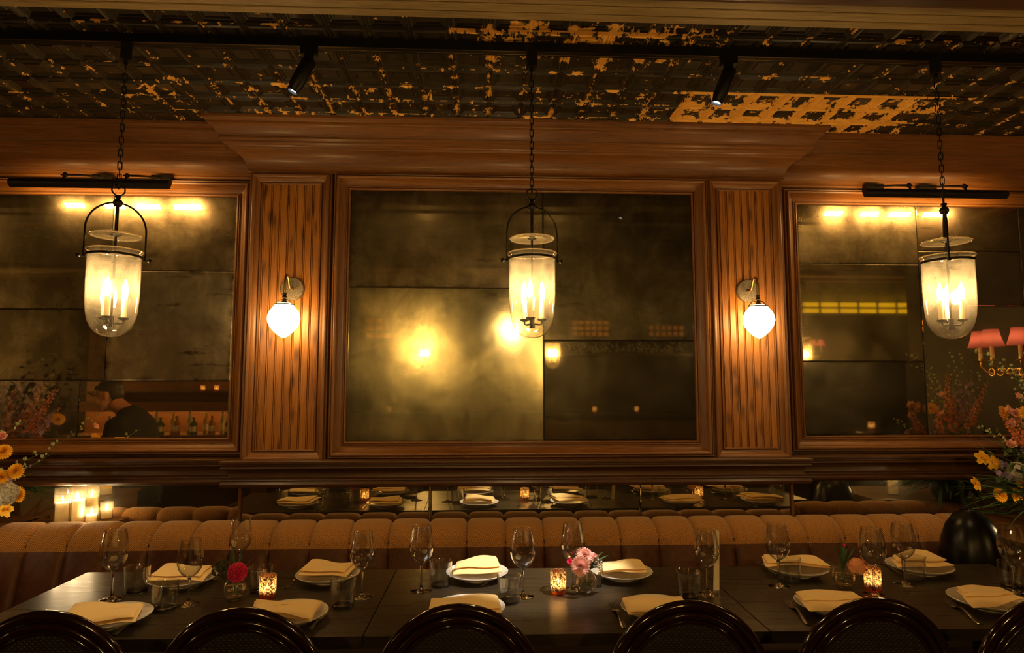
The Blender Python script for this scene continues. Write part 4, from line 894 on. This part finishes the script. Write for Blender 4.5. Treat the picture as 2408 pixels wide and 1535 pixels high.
# ------------------------------------------------------------------ candle jars on the end ledges
m = newmat('glowing_wax'); q = N(m); z = q.sep(q.tc())[2]
q.out(q.mixs(.5, q.pr(Base_Color=(1, .93, .76), Roughness=.5), q.add('ShaderNodeBsdfTranslucent', ins={'Color': (1, .90, .68)}).outputs[0])); M['wax2'] = m
M['flame3'] = emit('pillar_flame', (1, .74, .42), 700)
def candlejar(label, x, y, R, hj, hc, grp='pillar candles in glass cylinders', base=.805):
    r = thing('candle_jar', label, 'candle', (x, y, base), 0, grp)
    b = MB(); b.lathe([(.0003, .0), (R-.002, .0), (R, .004), (R, hj), (R-.0016, hj+.0006), (R-.0024, hj-.001), (R-.0024, .006), (.0003, .005)], 36); b.build('glass_cylinder', M['glassh'], r, 'all')
    c = MB(); c.lathe([(.0003, .006), (R*.80, .006), (R*.80, hc), (R*.74, hc+.002), (R*.6, hc-.006), (.0003, hc-.010)], 28); c.build('pillar_candle', M['wax2'], r)
    f = MB(); f.lathe([(.0003, hc-.002), (.0038, hc+.004), (.0048, hc+.011), (.0030, hc+.022), (.0003, hc+.034)], 8); f.build('flame', M['flame3'], r)
    return r
p = ony(144, 1228, 3.297); candlejar('tall lit candle jar beside the left flowers, leftmost of the three', p.x, 3.297, .036, .175, .105)
p = ony(182, 1225, 3.30); candlejar('lit candle jar behind and right of the tallest one at the left end', p.x, 3.300, .034, .18, .115)
p = ony(214, 1225, 3.29); candlejar('short squat candle glass, rightmost at the left end of banquette', p.x, 3.290, .030, .085, .045)
candlejar('candle jar beyond the left picture edge, reflected in the low left mirror', -2.33, 2.72, .036, .15, .09)
candlejar('candle glass beyond the left picture edge, second in the low mirror reflection', -2.34, 2.56, .040, .13, .08)
candlejar('candle jar hidden by the right flowers, reflected in the low right mirror', 2.56, 2.78, .036, .16, .10)
# ------------------------------------------------------------------ bistro chairs
def cane(n):
    m = newmat(n); q = N(m); s = q.sep(q.tc()); a = q.m('FRACT', q.m('MULTIPLY', q.m('ADD', s[0], s[2]), 75)); b_ = q.m('FRACT', q.m('MULTIPLY', q.m('SUBTRACT', s[0], s[2]), 75))
    k = q.m('MULTIPLY', q.mr(q.m('ABSOLUTE', q.m('SUBTRACT', a, .5)), .22, .30), q.mr(q.m('ABSOLUTE', q.m('SUBTRACT', b_, .5)), .22, .30))
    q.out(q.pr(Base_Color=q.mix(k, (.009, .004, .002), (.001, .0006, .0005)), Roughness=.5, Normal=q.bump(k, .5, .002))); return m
M['cane'] = cane('woven_cane')
def chair(label, x, y, rz=0):
    r = thing('bistro_chair', label, 'chair', (x, y, 0), rz, 'round-backed bistro chairs along the front')
    def arch(a, bz, cz, yo, lo=.46, wlo=.165, top_lean=-.0):
        pts = []
        for i in range(7): t = i/7; pts.append((-(wlo+(a-wlo)*math.sin(t*PI/2)), yo(lo+(cz-lo)*t), lo+(cz-lo)*t))
        for i in range(25): th = PI-PI*i/24; pts.append((a*math.cos(th), yo(cz+bz*math.sin(th)), cz+bz*math.sin(th)))
        for i in range(6, -1, -1): t = i/7; pts.append(((wlo+(a-wlo)*math.sin(t*PI/2)), yo(lo+(cz-lo)*t), lo+(cz-lo)*t))
        return pts
    yo = lambda z: .06-.125*max(0, (z-.46))
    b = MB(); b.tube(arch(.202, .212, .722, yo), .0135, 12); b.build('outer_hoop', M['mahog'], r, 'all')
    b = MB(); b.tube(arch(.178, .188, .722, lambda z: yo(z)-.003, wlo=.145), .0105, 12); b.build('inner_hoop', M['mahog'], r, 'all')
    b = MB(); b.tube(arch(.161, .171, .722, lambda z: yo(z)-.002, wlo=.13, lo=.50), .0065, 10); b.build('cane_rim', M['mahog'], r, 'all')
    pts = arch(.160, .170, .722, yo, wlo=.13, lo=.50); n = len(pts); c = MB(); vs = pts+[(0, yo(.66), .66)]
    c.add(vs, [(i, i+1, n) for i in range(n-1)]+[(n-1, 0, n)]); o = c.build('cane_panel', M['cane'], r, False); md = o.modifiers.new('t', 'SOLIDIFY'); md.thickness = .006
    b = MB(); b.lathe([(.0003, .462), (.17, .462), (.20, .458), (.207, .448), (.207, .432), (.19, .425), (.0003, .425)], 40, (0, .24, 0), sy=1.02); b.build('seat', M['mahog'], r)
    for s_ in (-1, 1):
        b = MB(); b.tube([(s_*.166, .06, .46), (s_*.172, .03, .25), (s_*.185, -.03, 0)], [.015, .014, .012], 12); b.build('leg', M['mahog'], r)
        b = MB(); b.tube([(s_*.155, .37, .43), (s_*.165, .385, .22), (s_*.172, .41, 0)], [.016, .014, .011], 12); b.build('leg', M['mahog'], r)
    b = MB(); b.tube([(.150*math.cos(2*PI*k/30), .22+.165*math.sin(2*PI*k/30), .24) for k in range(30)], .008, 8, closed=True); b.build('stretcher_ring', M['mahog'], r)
    return r
cs = [(105, 1439, 'dark round-backed bistro chair nearest the left picture edge'), (567, 1423, 'dark bistro chair facing the right half of the left table'), (1078, 1419, 'dark bistro chair facing the left half of the middle table, below the central lantern'),
      (1621, 1413, 'dark bistro chair facing the right half of the middle table'), (2060, 1405, 'dark bistro chair facing the left half of the right table'), (2484, 1405, 'dark bistro chair cut off at the right picture edge')]
c0 = None
for px, py, lab in cs:
    p = ony(px, py, 1.645)
    if not c0: c0 = chair(lab, p.x, 1.645); 
    else: clone(c0, lab, (p.x, 1.645, 0))
#@@BACK
# ================================================================== the room behind the camera (seen in the mirrors)
def mir(px, py, D, plane=YS):
    """real position of a thing whose mirror image shows at pixel px,py at depth D"""
    p = ony(px, py, D); return Vector((p.x, 2*plane-D, p.z))
m = newmat('red_lampshade'); q = N(m)
q.out(q.mixs(.62, q.pr(Base_Color=(.42, .09, .07), Roughness=.8), q.add('ShaderNodeBsdfTranslucent', ins={'Color': (.42, .13, .12)}).outputs[0])); M['shade'] = m
M['bulb3'] = emit('shaded_bulb', (1, .70, .40), 48)
M['gold'] = simple('gilt_brass', (.75, .50, .14), .28, 1.)
def candelabra(label, loc, rz, n=3, proj=.22, spread=.17):
    r = thing('candle_sconce', label, 'wall light', loc, rz, 'gilt wall sconces with red shades')
    b = MB(); b.lathe([(.0003, -.02), (.03, -.018), (.045, -.006), (.045, 0)], 24, (0, 0, 0), ax='y'); b.build('back_plate', M['gold'], r)
    for i in range(n):
        x = (i-(n-1)/2)*spread; y = -proj*(1 if i == (n-1)/2 else .8)
        pts = [(0, -.015, 0), (x*.2, y*.3, -.035), (x*.55, y*.62, -.055), (x*.9, y*.9, -.035), (x, y, .0), (x, y, .03)]
        b = MB(); b.tube(pts, .007, 8)
        for k in range(3): cx, cy = x*(.25+.25*k), y*(.3+.25*k); b.tube([(cx+.022*math.cos(2*PI*j/14), cy, -.035+.022*math.sin(2*PI*j/14)) for j in range(14)], .0055, 6, closed=True)
        b.lathe([(.0003, .028), (.030, .030), (.034, .036), (.012, .038), (.012, .05), (.0003, .05)], 18, (x, y, 0)); a = b.build('arm', M['gold'], r)
        b = MB(); b.lathe([(.011, .05), (.011, .135), (.0003, .136)], 14, (x, y, 0)); b.build('candle_sleeve', M['wax'], a)
        b = MB(); b.lathe([(.0003, .138), (.009, .148), (.011, .158), (.006, .176), (.0003, .188)], 8, (x, y, 0)); b.build('bulb', M['bulb3'], a)
        b = MB(); b.lathe([(.067, .118), (.056, .150), (.046, .185), (.040, .222)], 24, (x, y, 0)); b.build('shade', M['shade'], a, 'all')
    return r
ca = candelabra('gilt sconce with red shades reflected large in the right mirror, beside the flowers', (XR-.0, 2.995, 1.60), PI/2, 3, .24, .15)
ca.rotation_euler = (0, 0, -PI/2)
lp = YB+.002
for px, py, lab in ((412, 880, 'left one of the two red-shaded sconces reflected together in the left mirror'), (486, 880, 'right one of the two red-shaded sconces reflected together in the left mirror'), (1910, 832, 'red-shaded sconce reflected at the left edge of the right mirror')):
    D = 2*YS-YB-.22; p = mir(px, py, D); clone(ca, lab, (p.x, lp, p.z), PI)
# shaded globe beside the right far sconce
# added glowing panels standing in for lamplit wood high on the far wall
M['amberlit'] = emit('amber_lit_wood_glow', (1, .30, .03), 1.3); M['yellowlit'] = emit('yellow_lit_wood_glow', (1, .60, .01), 1.2)
def lit_patch(label, px0, px1, py0, py1, mat, plane, nb):
    D = 2*plane-YB-.03; a = mir(px0, py1, D, plane); c_ = mir(px1, py0, D, plane); r = thing('glow_panel', label, 'glow panel', (a.x, YB, a.z), 0, 'glowing stand-ins for lit wood high on the far wall')
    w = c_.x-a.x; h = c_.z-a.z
    b = MB(); b.box(0, w, .001, .024, 0, h); b.build('glass', mat, r, False)  # no real pane: emissive face with the lamplight put into its colour
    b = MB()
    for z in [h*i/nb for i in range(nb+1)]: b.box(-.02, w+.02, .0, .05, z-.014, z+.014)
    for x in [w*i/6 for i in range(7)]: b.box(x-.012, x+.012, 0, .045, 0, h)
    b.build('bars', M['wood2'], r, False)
lit_patch('glowing stand-in for yellow-lit wood reflected as a yellow band in the right mirror', 1882, 2150, 696, 738, M['yellowlit'], YS, 3)
lit_patch('glowing stand-in for amber-lit wood reflected right of centre in the central mirror', 1345, 1432, 752, 792, M['amberlit'], YC, 3)
lit_patch('small glowing stand-in for amber-lit wood reflected near the right edge of the central mirror', 1525, 1608, 764, 792, M['amberlit'], YC, 2)
lit_patch('wide glowing stand-in for amber-lit wood reflected at the left of the central mirror', 860, 985, 748, 796, M['amberlit'], YC, 3)
# garland of pale blooms below them
a = mir(1330, 800, 9.2, YC); c_ = mir(1625, 812, 9.2, YC); b = MB(); rs = random.Random(4)
for k in range(420):
    t_ = rs.random(); b.sphere((a.x+(c_.x-a.x)*t_, -2.93+rs.gauss(0, .03), a.z-.10+abs(rs.gauss(0, .07))-.06), rs.uniform(.008, .02), 5, 4, mi=rs.choice((0, 0, 1)))
tag(b.build('flower_garland', [M['white'], M['green']]), 'garland of small pale blooms on a far shelf, reflected in the central mirror', 'garland', kind='stuff')
b = MB(); b.box(a.x-.1, c_.x+.1, YB, -2.82, a.z-.22, a.z-.18); tag(b.build('wall_shelf', M['wood2'], smooth=False), 'dark wooden shelf on the far wall under the pale garland', 'shelf')
# bar counter across the room with votives
bar = thing('bar_counter', 'long dark bar counter across the room, seen only in the central mirror', 'counter', (.4, -2.0, 0))
b = MB(); b.box(-2.2, 2.4, -.28, .22, 0, 1.08); b.build('body', M['wood2'], bar, False)
b = MB(); b.box(-2.25, 2.45, -.32, .30, 1.08, 1.12); b.build('worktop', M['table'], bar, False)
vo = [o_ for o_ in bpy.data.objects if o_.name == 'votive_holder'][0]
for px, lab in ((915, 'far votive reflected at the lower left of the hazy central pane'), (1398, 'far votive reflected in the middle of the clear lower right pane'), (1497, 'far votive reflected at the right of the clear lower right pane')):
    p = mir(px, 950, 8.4, YC); v_ = clone(vo, lab, (p.x, -1.9, 1.1202), 0, 'votives on the far bar')
for px, py, lab in ((2066, 1018, 'far votive reflected low in the right mirror, right of centre'), (1902, 1010, 'far votive reflected at the lower left corner of the right mirror')):
    D = 7.6; p = mir(px, 1012, D); r = thing('side_table', 'small far round table under the '+lab.replace('far votive reflected ', 'votive '), 'table', (p.x, p.y, 0), 0, 'small tables across the room')
    b = MB(); b.lathe([(.0003, p.z-.03), (.34, p.z-.03), (.35, p.z-.015), (.34, p.z), (.0003, p.z)], 40); b.build('tabletop', M['table'], r)
    b = MB(); b.lathe([(.2, 0), (.19, .02), (.03, .05), (.03, p.z-.03)], 20); b.build('pedestal', M['black'], r)
    v_ = clone(vo, lab, (p.x, p.y, p.z), 0, 'votives across the room'); v_.scale = (1.4,)*3
# back bar with glowing bottles, reflected in the left mirror
bb = thing('back_bar', 'wooden back bar with lit shelves, reflected in the lower left mirror', 'cabinet', (-3.6, -1.2, 0))
b = MB(); b.box(-1.3, 1.0, -.25, .30, 0, .86); b.build('cabinet', M['wood2'], bb, False)
b = MB(); b.box(-1.3, 1.05, -.28, .34, .86, .90); b.build('counter', M['wood'], bb, False)
b = MB(); b.box(-1.3, 1.0, -.30, -.25, .86, 2.2); b.build('back_board', M['wood'], bb, False)
b = MB(); b.box(-1.3, 1.0, -.25, -.02, 1.20, 1.26); b.box(-1.3, 1.0, -.25, .0, 1.26, 1.275); b.box(-1.3, 1.0, -.02, .0, 1.16, 1.26); b.build('shelf', M['wood'], bb, False)
b = MB(); b.box(-1.3, 1.0, -.25, -.05, 1.38, 1.40); b.build('shelf', M['wood2'], bb, False)
b = MB(); b.box(-1.25, .95, -.06, -.04, 1.19, 1.20); b.build('strip_light', emit('warm_strip', (1, .60, .18), 30), bb, False)
bglass = [petal('bottle_amber', (.55, .25, .04)), petal('bottle_gold', (.75, .50, .10)), petal('bottle_green', (.10, .16, .04)), petal('bottle_clear', (.6, .55, .42))]
protos = []
for i in range(4):
    r = thing('bottle', 'x', 'bottle', (0, 0, 0), 0, 'bottles on the back bar'); hb = (.22, .25, .20, .27)[i]; rr_ = (.036, .033, .042, .030)[i]
    b = MB(); b.lathe([(.0003, 0), (rr_, .002), (rr_, hb*.62), (rr_*.8, hb*.70), (.013, hb*.78), (.012, hb*.95), (.014, hb*.96), (.014, hb), (.0003, hb)], 16); b.build('glass_body', bglass[i], r)
    b = MB(); b.lathe([(rr_+.0006, hb*.2), (rr_+.0006, hb*.48)], 16); b.build('paper_label', M['paper'], r)
    protos.append(r)
for k in range(17):
    x = -3.6-.75+k*.098+rs.uniform(-.01, .01); y = -1.2+(.12 if k % 2 else .22); kind = ('amber', 'gold', 'dark green', 'pale')[(k*3) % 4]; o_ = protos[(k*3) % 4]
    lab = kind+' bottle, '+('first', 'second', 'third', 'fourth', 'fifth', 'sixth', 'seventh', 'eighth', 'ninth', 'tenth', 'eleventh', 'twelfth', 'thirteenth', 'fourteenth', 'fifteenth', 'sixteenth', 'seventeenth')[k]+' from the left on the far back bar'
    if not o_['label'] == 'x': o_ = clone(o_, lab, (0, 0, 0))
    o_['label'] = lab; o_.location = (x, y, .90)
for k, x in enumerate((-.05, .12, .30, .45)): v_ = clone(vo, 'votive on the upper shelf of the far back bar, place %s from its left' % ('one', 'two', 'three', 'four')[k], (-3.6+x+.2, -1.35, 1.40), 0, 'votives on the back bar shelf')
# small blue glow far across, standing in for a screen's light
p = mir(2225, 920, 6.6); b = MB(); b.lathe([(.0003, -.02), (.022, -.016), (.028, .0), (.0003, .004)], 16, (0, 0, 0), ax='y')
il = thing('screen_glow', 'small blue glow standing in for a lit screen, on a dark post, reflected beside the right flowers', 'lamp', (p.x, p.y, 0)); b2 = MB(); b2.tube([(0, 0, 0), (0, 0, p.z-.03)], .012, 8); b2.build('post', M['black'], il)
o = b.build('blue_disc', emit('blue_glow', (.03, .32, 1), 1.6), il, loc=(0, .02, p.z)); o.rotation_euler = (0, 0, PI)
# ------------------------------------------------------------------ the man seen in the left mirror
skin = simple('skin', (.50, .22, .11), .5, nscale=30, namp=.08); suit = simple('dark_suit', (.005, .0045, .005), .9, nscale=300); hairm = simple('dark_hair', (.018, .010, .006), .5, nscale=90)
man = thing('person', 'man in a dark suit leaning forward with head bowed, reflected in the left mirror', 'person', (-2.63, 1.72, 0))
def blob(b, pts, rs_, n=16): b.tube([Vector(p) for p in pts], rs_, n)
def fuse(o, vx, it=4):
    r_ = o.modifiers.new('r', 'REMESH'); r_.mode = 'VOXEL'; r_.voxel_size = vx; r_.use_smooth_shade = True
    s_ = o.modifiers.new('s', 'SMOOTH'); s_.iterations = it; s_.factor = .5; return o
hx, hz = -.20, 1.405     # head centre (faces -x, bowed)
hd = MB(); th = math.radians(13)
def H_(x, y, z): c_, s_ = math.cos(-th), math.sin(-th); return Vector((hx+x*c_+z*s_*1, y, hz-x*s_*1+z*c_)) if False else Vector((hx+x*math.cos(th)-z*math.sin(th), y, hz+x*math.sin(th)+z*math.cos(th)))
def ell(b, c, r3, n=18, m_=12):
    k0 = len(b.v); b.sphere((0, 0, 0), 1., n, m_, sc=r3)
    for i in range(k0, len(b.v)): b.v[i] = H_(b.v[i].x+c[0], b.v[i].y+c[1], b.v[i].z+c[2])
ell(hd, (.012, 0, .032), (.098, .076, .088)); ell(hd, (-.030, 0, -.030), (.062, .060, .075)); ell(hd, (-.050, 0, -.085), (.034, .036, .026))      # skull, face, chin
ell(hd, (-.098, 0, -.022), (.018, .014, .012)); hd.tube([H_(-.082, 0, .022), H_(-.094, 0, .0), H_(-.108, 0, -.020)], [.009, .011, .012], 10)         # nose
ell(hd, (-.084, 0, .032), (.016, .052, .012)); ell(hd, (-.083, 0, -.054), (.013, .026, .007)); ell(hd, (-.080, 0, -.066), (.013, .024, .008))                # brow, lips
for s_ in (-1, 1):
    ell(hd, (.018, s_*.077, -.012), (.020, .009, .033)); ell(hd, (-.060, s_*.045, -.028), (.026, .020, .020))
neck0 = H_(.035, 0, -.06); hd.tube([neck0, neck0+Vector((.06, 0, -.05)), neck0+Vector((.11, 0, -.10))], [.056, .058, .070], 16)
for s_ in (-1, 1):       # forearms and hands, part of the one body
    el, wr = Vector((-.06, s_*.25, 1.02)), Vector((-.28, s_*.17, .97)); hd.tube([el, wr], [.040, .028], 14); d = Vector((-.95, -s_*.2, -.15)).normalized()
    hd.tube([wr, wr+d*.045, wr+d*.085], [.026, .036, .032], 12, flat=.55)
    sd = Vector((0, 1, 0))
    for j in range(4):
        o0 = wr+d*.085+sd*(.022-.0147*j); L_ = (.062, .072, .068, .052)[j]; hd.tube([o0, o0+d*L_*.5+Vector((0, 0, -.006)), o0+d*L_*.85+Vector((0, 0, -.024))], [.0088, .0082, .0068], 8)
    o0 = wr+d*.03-sd*s_*.030; hd.tube([o0, o0+d*.03-sd*s_*.022+Vector((0, 0, -.008)), o0+d*.058-sd*s_*.020+Vector((0, 0, -.02))], [.011, .010, .008], 8)
fuse(hd.build('body', skin, man), .0045, 3)
for s_ in (-1, 1):
    e_ = MB(); p = H_(-.071, s_*.030, .006); e_.sphere(p, .0085, 12, 8); e_.build('eye', M['white'], man)
hr = MB(); ell(hr, (.020, 0, .050), (.096, .080, .080)); ell(hr, (.058, 0, .012), (.056, .072, .070)); ell(hr, (-.055, 0, .070), (.030, .055, .026))
ho = fuse(hr.build('hair', hairm, man), .006, 6)
jk = MB(); nb_ = neck0+Vector((.10, 0, -.09))
def ring(c, rx, ry, tilt=0.): return [Vector(c)+Vector((rx*math.cos(a)*math.cos(tilt), ry*math.sin(a), rx*math.cos(a)*math.sin(tilt))) for a in [2*PI*k/24 for k in range(24)]]
secs = [ring((nb_.x-.01, 0, nb_.z+.045), .062, .075, .5), ring((nb_.x+.02, 0, nb_.z-.02), .10, .17, .5), ring((nb_.x+.06, 0, nb_.z-.12), .135, .225, .45), ring((nb_.x+.10, 0, nb_.z-.28), .13, .205, .3), ring((nb_.x+.12, 0, nb_.z-.44), .125, .185, .1), ring((nb_.x+.12, 0, nb_.z-.62), .135, .20, 0)]
vs = [v_ for s_ in secs for v_ in s_]; fs = [(i*24+k, i*24+(k+1) % 24, (i+1)*24+(k+1) % 24, (i+1)*24+k) for i in range(5) for k in range(24)]+[tuple(range(24))[::-1], tuple(5*24+k for k in range(24))]
jk.add(vs, fs)
for s_ in (-1, 1):
    sh = Vector((nb_.x+.03, s_*.20, nb_.z-.08)); jk.tube([sh-Vector((-.01, s_*.05, -.02)), sh, (sh+Vector((-.06, s_*.25, 1.02)))/2*Vector((1, 1, 1)).x if False else (sh+Vector((-.04, s_*.26, 1.03)))/2, Vector((-.04, s_*.26, 1.02)), Vector((-.24, s_*.185, .975))], [.07, .078, .064, .055, .040], 16)
fuse(jk.build('jacket', suit, man), .012, 4)
tr_ = MB(); hp = Vector((nb_.x+.12, 0, nb_.z-.56)); tr_.add(sum([ring((hp.x, 0, hp.z+.04), .12, .18), ring((hp.x, 0, hp.z-.12), .125, .185)], []), [(k, (k+1) % 24, 24+(k+1) % 24, 24+k) for k in range(24)]+[tuple(range(24))[::-1], tuple(24+k for k in range(24))])
for s_ in (-1, 1): tr_.tube([(hp.x, s_*.09, hp.z-.06), (hp.x-.02, s_*.10, .48), (hp.x, s_*.10, .06)], [.095, .068, .052], 16)
fuse(tr_.build('trousers', suit, man), .014, 4)
for s_ in (-1, 1): b = MB(); b.sphere((hp.x-.06, s_*.10, .045), 1., 16, 10, sc=(.14, .048, .045)); b.build('shoe', M['black'], man)
